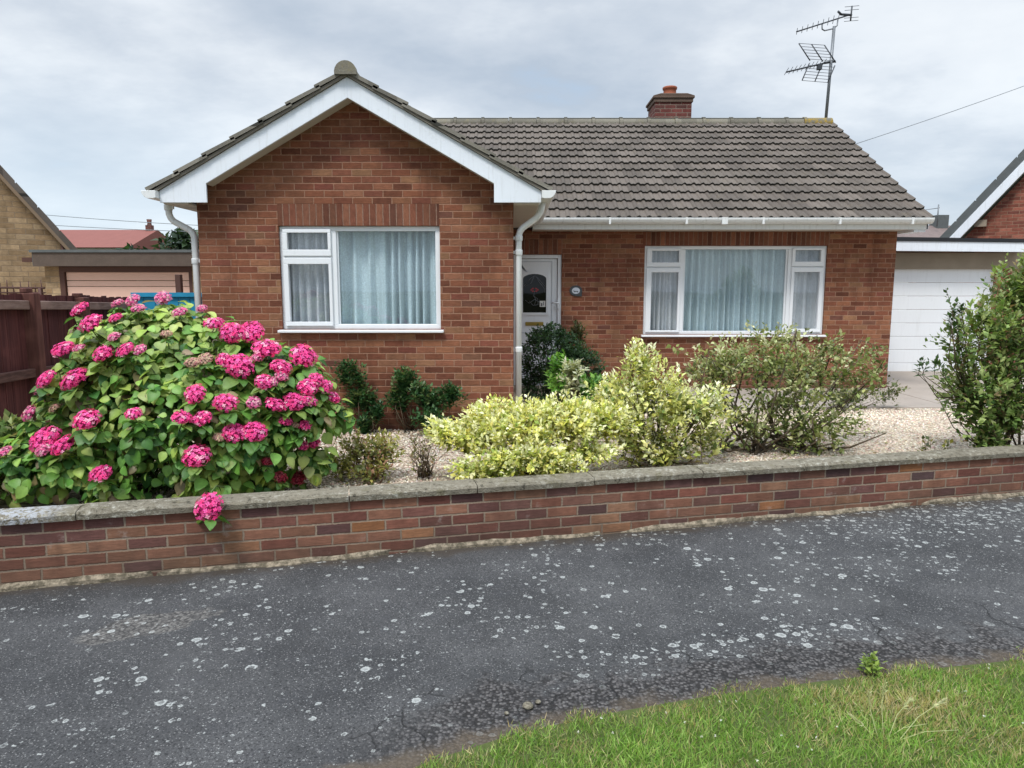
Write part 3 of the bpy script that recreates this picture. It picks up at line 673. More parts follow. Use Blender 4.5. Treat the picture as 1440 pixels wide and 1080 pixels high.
m.box(dx0+.03,dx1-.075,yd-.006,yd-.0005,dz1-.04,dz1-.03); m.box(gx0-.03,gx1+.03,yd-.007,yd-.0005,.5,.51); m.box(gx0-.03,gx1+.03,yd-.007,yd-.0005,1.0,1.01); m.box(gx0-.03,gx0-.02,yd-.007,yd-.0005,.511,.999); m.box(gx1+.02,gx1+.03,yd-.007,yd-.0005,.511,.999)
m.build('door_moulding',plain('upvc_groove',(.5,.52,.55),.4),door)
m=MB(); m.face([(x,yd+.012,z) for x,z in arch]); pane=m.build('pane',M['doorglass'],door)
m=MB(); y_=yd+.006
for pts in ([(gx0+.01,1.62),(gm-.06,1.72),(gm,1.765),(gm+.07,1.7),(gx1-.015,1.62)],[(gm-.0,1.765),(gm-.05,1.66),(gx0+.03,1.62)],[(gm,1.765),(gm+.06,1.68),(gx1-.03,1.6),(gx1-.02,1.54)],[(gx0+.03,1.44),(gm-.07,1.4),(gm,1.45),(gm+.05,1.42),(gx1-.06,1.4)],[(gm-.07,1.43),(gm-.02,1.37),(gm+.05,1.38),(gm+.04,1.46),(gm-.02,1.5)],[(gm,1.56),(gm-.01,1.5),(gm+.02,1.44),(gm,1.38)]):
    m.tube([(x,y_,z) for x,z in pts],.0045,6)
m.build('lead_pattern',M['lead'],pane)
m=MB()
for a_ in range(6):
    c_=(gm+.035*math.cos(a_*1.05)*1.2,1.575+.02*math.sin(a_*1.05)); m.prism([(c_[0]-.018,y_-.002,c_[1]),(c_[0],y_-.002,c_[1]-.013),(c_[0]+.018,y_-.002,c_[1]),(c_[0],y_-.002,c_[1]+.013)],(0,.003,0))
m.build('red_flower_motif',M['red'],pane)
m=MB(); m.box(gx1-.085,gx1-.008,y_-.004,y_,1.35,1.43); m.build('notice_sticker',M['paper'],pane)
m=MB(); m.box(gx1-.07,gx1-.05,y_-.006,y_-.004,1.36,1.40); m.box(gx1-.04,gx1-.03,y_-.006,y_-.004,1.37,1.42); m.build('sticker_print',M['lead'],pane)
m=MB(); m.box(gm-.12,gm+.12,yd-.014,yd-.001,1.1,1.15); m.build('letter_plate',M['gold'],door,bevel=.004)
m=MB(); m.box(x1-.052,x1-.022,MY-.0,MY+.019,1.33,1.45); m.tube([(x1-.037,MY-.03,1.41),(x1-.037,MY+.0,1.41)],.008,8); m.tube([(x1-.037,MY-.03,1.41),(x1-.13,MY-.03,1.405)],.009,8); m.build('door_handle',M['upvc'],door)
m=MB(); m.box(x0-.02,x1+.05,MY-.25,MY-.002,.2,.3); m.build('door_step',M['concrete'],house,bevel=.01)

# --- chimney
m=MB(); m.box(2.335,2.93,12.1,12.7,3.9,4.66); ch=m.build('chimney',M['chimbrick'],roof)
m=MB(); m.box(2.315,2.95,12.08,12.72,4.60,4.659); m.box(2.295,2.97,12.06,12.74,4.661,4.70); m.prism([(2.295,12.06,4.70),(2.97,12.06,4.70),(2.85,12.06,4.735),(2.42,12.06,4.735)],(0,.68,0)); m.build('chimney_cap',plain('chimney_capping',(.13,.09,.07),.9,.2,.3,9,.4),roof,bevel=.008)
m=MB(); m.lathe((2.63,12.4,4.735),[(.13,0),(.125,.03),(.108,.05),(.103,.13),(.118,.14),(.122,.17),(.11,.18),(.085,.18),(.08,.05)],20); m.build('chimney_pot',M['terracotta'],roof)

# --- name plaque
sg=empty('house_plaque','small oval slate house plaque with a pale painted panel beside the white door','sign',(.845,MY-.002,1.565))
def oval(rx,rz,y,n=28): return [(.845+rx*math.cos(2*math.pi*k/n),y,1.565+rz*math.sin(2*math.pi*k/n)) for k in range(n)]
m=MB(); m.prism(oval(.085,.07,MY-.016),(0,.014,0)); m.box(.86,.925,MY-.014,MY-.002,1.49,1.56); m.build('plaque_plate',M['slate'],sg,bevel=.003)
m=MB(); m.prism(oval(.052,.042,MY-.019),(0,.002,0)); m.build('painted_panel',M['plaquewhite'],sg)
m=MB()
for (a_,b_,c_) in ((-.03,.03,-.012),(-.02,-.008,-.02),(.012,.026,-.022),(-.034,-.022,-.006)): m.box(.845+a_,.845+b_,MY-.0215,MY-.0195,1.565+c_,1.565+c_+.008)
m.build('painted_marks',M['slate'],sg)

# ------------------------------------------------------------------ TV aerial
ae=empty('tv_aerial','tall galvanised mast at the ridge end carrying two dark television aerials','aerial',(5.19,12.25,4.2))
mx0=Vector((5.185,12.25,4.1)); mx1=Vector((5.245,12.25,5.82))
m=MB(); m.tube([mx0,mx1],.024,10); m.build('mast',M['lead'],ae)
def yagi(c0,c1,nel,ela,elb,up,name,rad=.011):
    c0,c1=Vector(c0),Vector(c1); d=(c1-c0).normalized(); side=up.cross(d).normalized()
    m=MB(); m.tube([c0,c1],rad,8); b_=m.build(name,M['darkmetal'],ae)
    for k in range(nel):
        tt=k/(nel-1)*.8+.01; p=c0.lerp(c1,tt); L=ela+(elb-ela)*tt; m=MB(); m.tube([p-side*L+up*.012,p+side*L+up*.012],.0045,6); m.build('director_rod',M['darkmetal'],b_)
    return b_,d,side
Z=Vector((0,0,1))
b1,d1,s1=yagi((4.56,12.05,5.67),(5.5,12.33,6.02),9,.05,.07,Vector((.15,.75,.62)).normalized(),'upper_antenna')
m=MB(); e=Vector((5.56,12.35,6.04)); m.tube([e-Z*.1+Vector((-.01,0,0)),e+Z*.13],.013,8)
for k in (-.1,-.05,.07,.125): m.tube([e+Z*k-Vector((.09,-.06,-.012)),e+Z*k+Vector((.09,-.06,-.012))],.004,6)
m.tube([Vector((5.36,12.29,6.02)),Vector((5.56,12.35,6.03))],.02,8); m.tube([Vector((5.36,12.29,6.02)),Vector((5.3,12.27,6.06))],.018,8); m.build('reflector',M['darkmetal'],b1)
m=MB(); m.tube([(5.02,12.19,5.84),(5.03,12.2,5.76),(5.08,12.22,5.745),(5.24,12.26,5.79),(5.3,12.27,5.84),(5.31,12.28,5.93)],.011,8); m.build('cradle',M['lead'],b1)
b2,d2,s2=yagi((4.41,12.0,5.04),(5.27,12.27,5.29),10,.075,.075,Vector((-.25,.45,.85)).normalized(),'lower_antenna',.013)
m=MB(); hub=Vector((5.1,12.22,5.245))
for (o1,tv) in ((Vector((-.02,0,.02)),Vector((-.2,.0,.27))),(Vector((-.04,-.02,-.03)),Vector((-.11,-.02,-.27)))):
    fan=Vector((.19,-.05,-.03))
    for k in range(3):
        a_=hub+o1+fan*(k-1); m.tube([a_,a_+tv],.009,6)
    for j in range(6):
        tt=.1+.9*j/5; m.tube([hub+o1-fan+tv*tt,hub+o1+fan+tv*tt],.004,6)
m.tube([hub,hub+Vector((.2,.05,.04))],.02,8); m.build('grid_reflector',M['darkmetal'],b2)
m=MB(); m.box(4.98,5.05,12.16,12.22,5.13,5.21); m.build('junction_box',M['darkmetal'],b2)

def cable(label,pts,r,grp=None):
    m=MB(); m.tube(pts,r,6); tag(m.build('overhead_cable',M['cable'],None),label,'cable',grp)
def sag(a,b,s,n=16):
    a,b=Vector(a),Vector(b); return [a.lerp(b,k/n)-Z*(s*4*(k/n)*(1-k/n)) for k in range(n+1)]
cable('thin overhead cable rising from the roof verge to the upper right sky',sag((5.22,11.45,3.78),(16,15.6,7.9),.12),.006)

# ------------------------------------------------------------------ garage on the right
ga=empty('garage','flat roofed garage with a white sectional door beside the bungalow','garage',(6.6,11.5,.15))
GY2=11.5
m=MB(); m.box(5.1,5.38,GY2,GY2+.22,-.2,1.9); m.box(7.73,9.6,GY2,GY2+.22,-.2,1.9); m.box(5.1,9.6,GY2+.005,GY2+.22,2.16,2.3); m.box(9.38,9.6,GY2+.22,17,-.2,2.2); m.build('wall',M['nbrick'],ga)
m=MB(); m.box(5.1,9.6,GY2-.004,GY2+.2,1.9,2.16); m.build('lintel',M['concrete'],ga,bevel=.004)
m=MB()
for k in range(8): m.box(5.4,7.71,GY2+.06,GY2+.1,.17+k*.217,.17+k*.217+.213)
gd=m.build('garage_door',M['upvc'],ga,bevel=.006)
m=MB(); m.box(5.4,7.71,GY2+.07,GY2+.09,.13,.169); m.build('rubber_seal',M['black'],gd)
for a_ in (5.38,7.71):
    m=MB(); m.box(a_,a_+.02,GY2+.04,GY2+.12,.13,1.9); m.build('door_jamb',M['upvc'],ga)
m=MB(); m.prism([(5.1,11.25,2.18),(8.05,11.25,2.155),(8.05,11.25,2.30),(5.1,11.25,2.335)],(0,.03,0)); m.build('fascia_board',M['white'],ga,bevel=.003)
m=MB(); m.prism([(5.1,11.235,2.337),(8.07,11.235,2.302),(8.07,11.235,2.355),(5.1,11.235,2.398)],(0,5.8,0)); m.build('roof',M['black'],ga)
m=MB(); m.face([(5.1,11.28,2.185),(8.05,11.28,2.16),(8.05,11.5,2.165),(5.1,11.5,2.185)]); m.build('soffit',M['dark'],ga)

# ------------------------------------------------------------------ neighbours
nr=empty('neighbour_house','red brick house with a steep white edged gable behind the white garage','house',(8.978,15,.2),rz=R(-38))
t_=1.25; e0=2.3; apx=3.6
def slope(m,o0,o1,y0,dy,xa=-.12,xb=None):
    xb=apx if xb is None else xb
    m.prism([(xa,y0,e0+o0+xa*t_),(xb,y0,e0+o0+xb*t_),(xb,y0,e0+o1+xb*t_),(xa,y0,e0+o1+xa*t_)],(0,dy,0))
m=MB(); m.face([(.3,0,-.6),(apx,0,-.6),(apx,0,e0+apx*t_-.3),(.3,0,e0+.3*t_-.3)]); m.face([(apx,0,-.6),(2*apx,0,-.6),(2*apx,0,e0-.3),(apx,0,e0+apx*t_-.3)]); m.face([(.3,0,-.6),(.3,8,-.6),(.3,8,e0),(.3,0,e0)]); m.build('gable_wall',M['nbrick'],nr,local=True)
m=MB(); slope(m,0,.2,-.2,8.4); m.prism([(apx,-.2,e0+apx*t_),(2*apx,-.2,e0),(2*apx,-.2,e0+.2),(apx,-.2,e0+apx*t_+.2)],(0,8.4,0))
for k in range(12): slope(m,.2,.235,-.2,8.4,-.12+k*.31,.17+k*.31)
m.build('roof',M['greyfelt'],nr,local=True)
m=MB(); slope(m,-.25,-.003,-.22,.028); m.build('barge_board',M['white'],nr,bevel=.004,local=True)
m=MB(); slope(m,-.24,-.2,-.19,.188); m.build('verge_soffit',M['lead'],nr,local=True)
m=MB(); m.box(.5,.7,-.12,-.002,2.62,2.75); m.build('corbel',M['concrete'],nr,local=True)
nl=empty('neighbour_house','buff brick house with a steep gable at the left edge beyond the fence','house',(-8.1,13.4,.2),rz=R(38))
t_=1.33; e0=1.98; apx=3.4
def slope2(m,o0,o1,y0,dy,xa=.06,xb=None):
    xb=-apx if xb is None else xb
    m.prism([(xb,y0,e0+o0-xb*t_),(xa,y0,e0+o0-xa*t_),(xa,y0,e0+o1-xa*t_),(xb,y0,e0+o1-xb*t_)],(0,dy,0))
m=MB(); m.face([(-apx,0,-.6),(-.12,0,-.6),(-.12,0,e0+.12*t_-.02),(-apx,0,e0+apx*t_-.02)]); m.face([(-2*apx,0,-.6),(-apx,0,-.6),(-apx,0,e0+apx*t_-.02),(-2*apx,0,e0)]); m.face([(-.12,0,-.6),(-.12,8,-.6),(-.12,8,e0),(-.12,0,e0)]); m.build('gable_wall',M['buff'],nl,local=True)
m=MB(); slope2(m,0,.13,-.1,8.4); m.prism([(-2*apx,-.1,e0),(-apx,-.1,e0+apx*t_),(-apx,-.1,e0+apx*t_+.13),(-2*apx,-.1,e0+.13)],(0,8.4,0))
for k in range(11): slope2(m,.13,.165,-.1,8.4,.06-k*.3,-.22-k*.3)
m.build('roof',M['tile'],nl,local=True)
m=MB(); slope2(m,-.09,-.003,-.12,.028); m.build('barge_board',plain('tan_barge',(.23,.16,.1),.7),nl,local=True)
m=MB(); m.tube([(-.2,-.05,-.4),(-.2,-.05,2.2)],.03,8); m.build('downpipe',M['brownframe'],nl,local=True)
gl=empty('garage','low flat roofed garage with a salmon pink door behind the brown fence','garage',(-6,11.8,.15))
m=MB(); m.box(-7.66,-7.42,11.8,12,-.2,1.95); m.box(-5.25,-3.6,11.8,12,-.2,1.95); m.box(-7.66,-7.45,12,17,-.2,1.95); m.build('wall',M['buff'],gl)
m=MB(); m.box(-7.42,-7.34,11.79,11.9,0,1.95); m.box(-5.3,-5.25,11.79,11.9,0,1.95); m.box(-7.34,-5.3,11.79,11.9,1.86,1.95); m.build('door_frame',M['brownframe'],gl)
m=MB(); z_=1.857
for hh in (.14,.095,.42,.42,.42):
    m.box(-7.33,-5.31,11.83,11.86,z_-hh+.009,z_); z_-=hh
m.build('garage_door',M['pink'],gl,bevel=.004)
m=MB(); m.box(-7.72,-3.6,11.62,11.65,1.95,2.165); m.build('fascia_board',M['brownwood'],gl)
m=MB(); m.box(-7.76,-3.6,11.6,17,2.168,2.21); m.box(-7.75,-3.6,11.652,16.9,1.96,2.166); m.build('roof',M['greyfelt'],gl)
m=MB(); m.box(-7.95,-7.765,11.7,11.8,2.02,2.09); m.build('gutter',M['brownframe'],gl)

rh=empty('distant_house','distant house with a red tiled roof beyond the flat garage roof','house',(-20.5,38,.2))
m=MB(); m.prism([(-25,35,3.55),(-25,38,4.62),(-25,41,3.55)],(6.45,0,0)); rr_=m.build('roof',M['redroof'],rh)
m=MB(); m.box(-24.8,-18.7,35.3,40.7,-.2,3.53); m.build('wall',M['render'],rh)
m=MB(); m.box(-19.1,-18.8,37.8,38.1,4.4,4.85); ch_=m.build('chimney',M['chimbrick'],rh)
m=MB(); m.lathe((-18.95,37.95,4.85),[(.12,0),(.1,.1),(.13,.3)],10); m.build('chimney_pot',M['chimbrick'],ch_)
rf=empty('distant_house','far pale house with a weathered brown roof beyond the garage roof on the right','house',(18.6,32,.2))
m=MB(); m.prism([(16.2,30,3.55),(17.4,32,4.33),(21,32,4.33),(22,30,3.55)],(0,4,0)); m.build('roof',plain('weathered_brown_roof',(.17,.13,.12),.9,.2,.3,5),rf)
m=MB(); m.box(16.3,21.9,30.1,33.9,-.2,3.548); m.build('wall',M['render'],rf)
m=MB(); m.box(18.5,19.0,31.6,32.2,4.0,4.75); m.build('chimney',M['greyfelt'],rf)
fa=empty('tv_aerial','tiny pale pole aerial on the far brown roof near the right gable','aerial',(18.1,31,4.2))
m=MB(); m.tube([(18.15,31,4.2),(18.15,31,5.12)],.025,6); m.build('mast',M['lead'],fa)
m=MB(); m.tube([(17.45,31,4.88),(18.2,31,4.98)],.015,6); m.build('boom',M['lead'],fa)
G='twin overhead cables left of the bungalow'
cable('upper of the two thin cables between the distant red roof and the bungalow',sag((-21,30,4.75),(-9,29,3.95),.1),.014,G)
cable('lower of the two thin cables between the distant red roof and the bungalow',sag((-21,30,4.3),(-9,29,3.75),.08),.014,G)

# ------------------------------------------------------------------ fence, gate, posts
fe=empty('wooden_fence','dark brown close boarded timber fence with posts and rails left of the hydrangea','fence',(-4.1,6.5,.2))
FA=Vector((-3.86,4.2,0)); FB=Vector((-4.4,8.25,0)); fd=(FB-FA).normalized(); fn=Vector((fd.y,-fd.x,0))
def F_(s,d,z): p=FA+fd*s+fn*d; return (p.x,p.y,z)
def fbox(m,s0,s1,d0,d1,z0a,z1a,z0b=None,z1b=None):
    z0b=z0a if z0b is None else z0b; z1b=z1a if z1b is None else z1b
    i=len(m.v); m.v.extend([F_(s0,d0,z0a),F_(s1,d0,z0b),F_(s1,d1,z0b),F_(s0,d1,z0a),F_(s0,d0,z1a),F_(s1,d0,z1b),F_(s1,d1,z1b),F_(s0,d1,z1a)])
    for q in ((3,2,1,0),(4,5,6,7),(0,1,5,4),(1,2,6,5),(2,3,7,6),(3,0,4,7)): m.f.append(tuple(i+k for k in q))
def ztop(s): return 1.6-.03*(s+0.0) if s<2.75 else 1.545-.03*(s-2.2)
FLN=(FB-FA).length; rg=random.Random(5)
for (sa,sb) in ((-1.2,1.93),(1.93,2.8),(2.8,FLN)):
    m=MB(); s_=sa
    while s_<sb-.02:
        wd=.095; e=min(s_+wd,sb); dj=rg.uniform(-.004,.004); fbox(m,s_,e+.006,-.02+dj,-.008+dj,.2,ztop(s_)+rg.uniform(-.008,.008)); s_=e
    m.build('board_panel',M['board'],fe)
for (sa,sb) in ((-1.2,1.83),(1.93,2.75),(2.86,FLN)):
    for (k,z_,hh) in ((0,1.475,.075),(1,.9,.075),(2,.4,.075)):
        m=MB(); fbox(m,sa,sb,-.005,.045,z_-.03*sa,z_+hh-.03*sa,z_-.03*sb,z_+hh-.03*sb); m.build('rail',M['rail2'] if k==0 else M['rail'],fe,bevel=.006)
for (s_,wd,zz_) in ((1.88,.1,1.6),(2.8,.11,1.55),(4.0,.1,1.46),(-.1,.1,1.62)):
    m=MB(); fbox(m,s_-wd/2,s_+wd/2,-.03,.085,.1,zz_-.04); fbox(m,s_-wd/2,s_+wd/2,-.03,.03,zz_-.04,zz_); m.build('post',M['post'],fe,bevel=.008)
gt=empty('side_gate','bright blue painted timber gate between the fence and the bungalow','gate',(-3.7,8.3,.2))
m=MB()
for k in range(11): m.box(-4.4+k*.134,-4.4+k*.134+.128,8.3,8.32,.25,1.54)
m.build('gate_boards',M['teal'],gt,bevel=.004)
m=MB(); m.box(-4.4,-2.93,8.27,8.298,1.5,1.548); m.build('gate_rail',M['teal'],gt)
m=MB(); m.box(-4.4,-2.93,8.27,8.298,.5,.6); m.build('gate_rail',M['teal'],gt)
m=MB(); m.box(-4.27,-4.2,9.1,9.17,.2,1.77); tag(m.build('timber_post',M['brownframe'],bevel=.006),'thin dark brown timber post standing behind the blue gate','post')
ra=empty('spiked_railing','low dark spiked railing showing above the fence by the buff house','railing',(-5.8,7.6,.2))
m=MB(); m.tube([(-6.9,7.6,1.615),(-4.95,7.6,1.60)],.012,6); m.tube([(-6.9,7.6,1.56),(-4.95,7.6,1.55)],.008,6); m.tube([(-5.0,7.6,.2),(-5.0,7.6,1.6)],.02,6); m.tube([(-6.8,7.6,.2),(-6.8,7.6,1.6)],.02,6); m.build('rail',M['brownframe'],ra)
for k in range(26):
    m=MB(); x=-6.85+k*.075; zz_=1.66+.03*math.sin(k*2.3); m.tube([(x,7.6,1.53),(x+.012*math.sin(k*1.7),7.6,zz_)],[.009,.004],5); m.build('spike',M['brownframe'],ra)

# ------------------------------------------------------------------ plants
NR=np.random.RandomState(11)
# templates: x across, y along the leaf, z up
LT_V=np.array([(0,0,0),(0,.5,0),(0,1,-.12),(-.3,.42,.09),(.3,.42,.09)],float); LT_F=np.array([(0,4,1),(1,4,2),(0,1,3),(1,2,3)])
def big_leaf():
    ts=[0,.14,.34,.56,.78,1]; ws=[0,.27,.4,.37,.21,0]; V=[];F=[]
    for k,(t,w_) in enumerate(zip(ts,ws)):
        z=-.3*t*t; V+=[(-w_,t-.02,z+w_*.28),(0,t,z),(w_,t-.02,z+w_*.28)]
    for k in range(5):
        a=3*k; b=a+3
        F+=[(a,a+1,b+1),(a,b+1,b),(a+1,a+2,b+2),(a+1,b+2,b+1)]
    return np.array(V),np.array(F)
BL_V,BL_F=big_leaf()
def sph(n,rs):
    d=rs.normal(size=(n,3)); return unit(d)
def pick(pal,n,rs):
    ws=np.array([p[1] for p in pal],float); cs=np.array([p[0] for p in pal],float)
    c=cs[rs.choice(len(pal),n,p=ws/ws.sum())]
    return c*rs.uniform(.75,1.25,(n,1))*(1+rs.uniform(-.07,.07,(n,3)))
def shrub(name,label,cat,base,lobes,shoots,per,size,pal,slen=.2,seed=0,up=.5,stems=60,srad=.004,smat='stem',wander=.3,inner=.35,group=None,lean=.55,flat=.5,young=None,trunk=None):
    rs=np.random.RandomState(seed); L=np.array(lobes,float); base=np.array(base,float)
    vol=L[:,3]*L[:,4]*L[:,5]; vol=vol**.8; li=rs.choice(len(L),shoots,p=vol/vol.sum())
    d=sph(shoots,rs); d[:,2]=np.where(d[:,2]<-.55,-d[:,2],d[:,2]); rf=rs.uniform(inner**2,1,(shoots,1))**.5
    c=L[li,:3]; r=L[li,3:6]; P=c+d*r*rf; P[:,2]=np.maximum(P[:,2],base[2]+.03)
    out=unit(d*.6+unit(P-base)*lean+np.array([0,0,up])+rs.normal(size=(shoots,3))*wander)
    sl=slen*rs.uniform(.6,1.3,(shoots,1))
    # leaves along each shoot, spiralling
    n=shoots*per; k=np.tile(np.arange(per),shoots); O=np.repeat(out,per,0); T0=np.repeat(P,per,0); SL=np.repeat(sl,per,0)
    tt=((k+rs.uniform(-.3,.3,n))/per)[:,None]
    a=unit(np.cross(O,rs.normal(size=(n,3)))); 
    pos=T0-O*SL*(1-tt)*1.0+O*SL*.0+a*.006
    D=unit(a*(1.15-.75*tt)+O*(.3+.8*tt)); Nn=unit(O*.6+np.array([0,0,flat])+rs.normal(size=(n,3))*.25)
    S=size*rs.uniform(.45,1.3,n)*(1.05-.35*tt[:,0])
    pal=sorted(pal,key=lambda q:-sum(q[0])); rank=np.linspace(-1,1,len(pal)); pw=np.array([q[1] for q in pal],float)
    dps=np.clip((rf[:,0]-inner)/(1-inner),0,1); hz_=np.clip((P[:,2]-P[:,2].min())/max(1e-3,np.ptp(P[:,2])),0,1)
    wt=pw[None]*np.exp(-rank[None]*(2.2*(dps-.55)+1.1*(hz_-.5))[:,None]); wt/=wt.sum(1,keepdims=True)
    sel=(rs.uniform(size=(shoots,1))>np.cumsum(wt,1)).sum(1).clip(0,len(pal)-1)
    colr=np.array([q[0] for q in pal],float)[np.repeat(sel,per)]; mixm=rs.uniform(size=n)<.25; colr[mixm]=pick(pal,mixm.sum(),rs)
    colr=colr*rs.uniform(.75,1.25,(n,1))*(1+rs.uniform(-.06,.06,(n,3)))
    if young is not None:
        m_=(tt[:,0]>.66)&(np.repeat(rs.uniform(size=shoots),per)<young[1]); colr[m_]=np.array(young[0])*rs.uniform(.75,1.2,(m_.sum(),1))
    dep=np.repeat(np.clip((rf[:,0]-inner)/(1-inner),0,1),per); colr*= (.62+.38*dep)[:,None]  # inner leaves darkened: shade inside the shrub painted into leaf colour
    V,F,C=scatter(LT_V,LT_F,pos,D,Nn,S,colr)
    root=empty(name,label,cat,tuple(base),group)
    np_mesh('foliage',V,F,M['leaf'],root,C,off=tuple(base))
    m=MB(); idx=rs.choice(shoots,min(stems,shoots),replace=False)
    for i in idx:
        p1=P[i]-out[i]*sl[i]; b0=base+np.array([rs.uniform(-1,1)*.06,rs.uniform(-1,1)*.06,-.03]) if trunk is None else np.array(trunk[i%len(trunk)])
        mid=b0*.5+p1*.5+np.array([0,0,-.06])*np.linalg.norm(p1-b0)+rs.normal(size=3)*.03
        q=b0*.78+mid*.25+rs.normal(size=3)*.01
        m.tube([b0,q,mid,p1,P[i]],[srad*2,srad*1.6,srad*1.2,srad*.7,srad*.35],5,cap=False)
    m.build('stems',M[smat],root)
    return root

# --- hydrangea
HL=[(-2.15,4.75,.62,.8,.55,.58),(-2.42,4.9,1.02,.5,.45,.45),(-1.62,4.85,.82,.36,.42,.38),(-2.95,4.5,.46,.5,.36,.24),(-2.62,4.8,.85,.45,.4,.36),(-2.1,4.95,1.14,.4,.36,.24)]
HEADS=[(-2.4, 4.95, 1.51, 0.056, 'p'), (-2.5, 4.75, 1.5, 0.049, 'p'), (-2.58, 4.71, 1.48, 0.043, 'p'), (-2.42, 4.66, 1.45, 0.043, 'p'), (-2.2, 4.76, 1.42, 0.054, 'p'), (-2.13, 4.94, 1.44, 0.041, 'p'), (-2.86, 4.76, 1.44, 0.064, 'h'), (-2.66, 4.53, 1.36, 0.075, 'h'), (-2.51, 4.55, 1.39, 0.047, 'h'), (-2.48, 4.46, 1.28, 0.041, 'p'), (-2.2, 4.56, 1.29, 0.038, 'f'), (-2.81, 4.47, 1.2, 0.074, 'h'), (-2.7, 4.45, 1.21, 0.037, 'p'), (-2.53, 4.42, 1.18, 0.069, 'h'), (-2.4, 4.43, 1.2, 0.055, 'h'), (-2.32, 4.45, 1.2, 0.046, 'p'), (-2.9, 4.42, 1.02, 0.064, 'h'), (-2.72, 4.42, 1.02, 0.087, 'h'), (-2.94, 4.41, 0.95, 0.037, 'p'), (-3.04, 4.45, 0.8, 0.065, 'p'), (-2.85, 4.4, 0.84, 0.041, 'f'), (-2.55, 4.23, 0.8, 0.084, 'h'), (-2.88, 4.33, 0.66, 0.091, 'h'), (-2.71, 4.25, 0.64, 0.081, 'h'), (-2.84, 4.25, 0.61, 0.049, 'p'), (-3.05, 4.21, 0.61, 0.044, 'p'), (-2.47, 4.19, 0.48, 0.062, 'h'), (-2.25, 4.2, 0.84, 0.057, 'h'), (-1.91, 4.27, 0.95, 0.067, 'h'), (-1.96, 4.19, 0.82, 0.062, 'h'), (-1.86, 4.23, 0.81, 0.058, 'h'), (-1.74, 4.3, 0.89, 0.072, 'h'), (-1.6, 4.38, 0.88, 0.046, 'p'), (-1.94, 4.67, 1.35, 0.062, 'h'), (-1.83, 4.68, 1.29, 0.087, 'h'), (-1.73, 4.76, 1.29, 0.088, 'h'), (-1.59, 4.63, 1.19, 0.096, 'h'), (-1.47, 4.53, 1.08, 0.071, 'h'), (-1.37, 4.68, 1.14, 0.087, 'h'), (-1.99, 4.44, 1.12, 0.046, 'f'), (-1.93, 4.48, 1.14, 0.046, 'f'), (-1.79, 4.62, 1.14, 0.038, 'f'), (-1.83, 4.52, 1.13, 0.052, 'h'), (-1.73, 4.53, 1.09, 0.094, 'h'), (-1.63, 4.56, 1.14, 0.043, 'p'), (-1.55, 4.44, 1.0, 0.055, 'h'), (-1.45, 4.48, 1.03, 0.047, 'p'), (-1.49, 4.46, 1.0, 0.037, 'p'), (-1.31, 4.55, 0.95, 0.066, 'h'), (-1.28, 4.62, 0.99, 0.058, 'h'), (-1.24, 4.67, 0.94, 0.058, 'h'), (-1.19, 4.72, 0.86, 0.049, 'h'), (-1.48, 4.42, 0.86, 0.065, 'h'), (-1.38, 4.48, 0.87, 0.075, 'h'), (-1.3, 4.52, 0.87, 0.057, 'h'), (-1.43, 4.45, 0.75, 0.042, 'h'), (-1.33, 4.52, 0.71, 0.047, 'h'), (-1.38, 4.48, 0.72, 0.028, 'f'), (-1.69, 4.28, 0.71, 0.067, 'h'), (-1.58, 4.32, 0.71, 0.073, 'h'), (-1.88, 4.18, 0.59, 0.078, 'h'), (-1.77, 4.24, 0.69, 0.036, 'f'), (-1.31, 4.63, 0.58, 0.049, 'h'), (-1.36, 4.56, 0.57, 0.038, 'h'), (-1.49, 4.48, 0.38, 0.043, 'd'), (-1.43, 4.65, 0.33, 0.054, 'd'), (-1.53, 4.37, 0.51, 0.037, 'd')]
HEADS.append((-1.67,3.79,.405,.078,'h'))
HB=np.array((-2.2,4.7,.26))
hy=empty('hydrangea_bush','large rounded hydrangea bush full of bright pink flower heads behind the low wall','shrub',tuple(HB))
HL+=[(-1.68,4.8,1.05,.25,.28,.18),(-1.46,4.75,.92,.22,.28,.2),(-2.72,4.78,1.25,.13,.18,.14),(-2.35,4.88,1.35,.22,.22,.12)]
for h_ in HEADS[:-1]: HL.append((h_[0],h_[1]+.06,h_[2]-.15,.12,.11,.1))
rs=np.random.RandomState(21); L=np.array(HL); n=11500
vol=(L[:,3]*L[:,4]*L[:,5])**.75; li=rs.choice(len(L),n,p=vol/vol.sum()); d=sph(n,rs)
flip=(d[:,1]>.25)&(rs.uniform(size=n)<.6); d[flip,1]*=-1; d[:,2]=np.where((d[:,2]<-.6),-d[:,2],d[:,2])
rf=rs.uniform(.15,1,(n,1))**.45*rs.choice([1.,1.,1.,1.13],(n,1)); P=L[li,:3]+d*L[li,3:6]*rf
# keep only those that are not buried in another lobe (a shell with some depth)
q=np.min([np.sum(((P-l[:3])/l[3:6])**2,1) for l in L],0); ok=(q>.25)&(P[:,2]>.3); P,d,rf=P[ok],d[ok],rf[ok]; n=len(P)
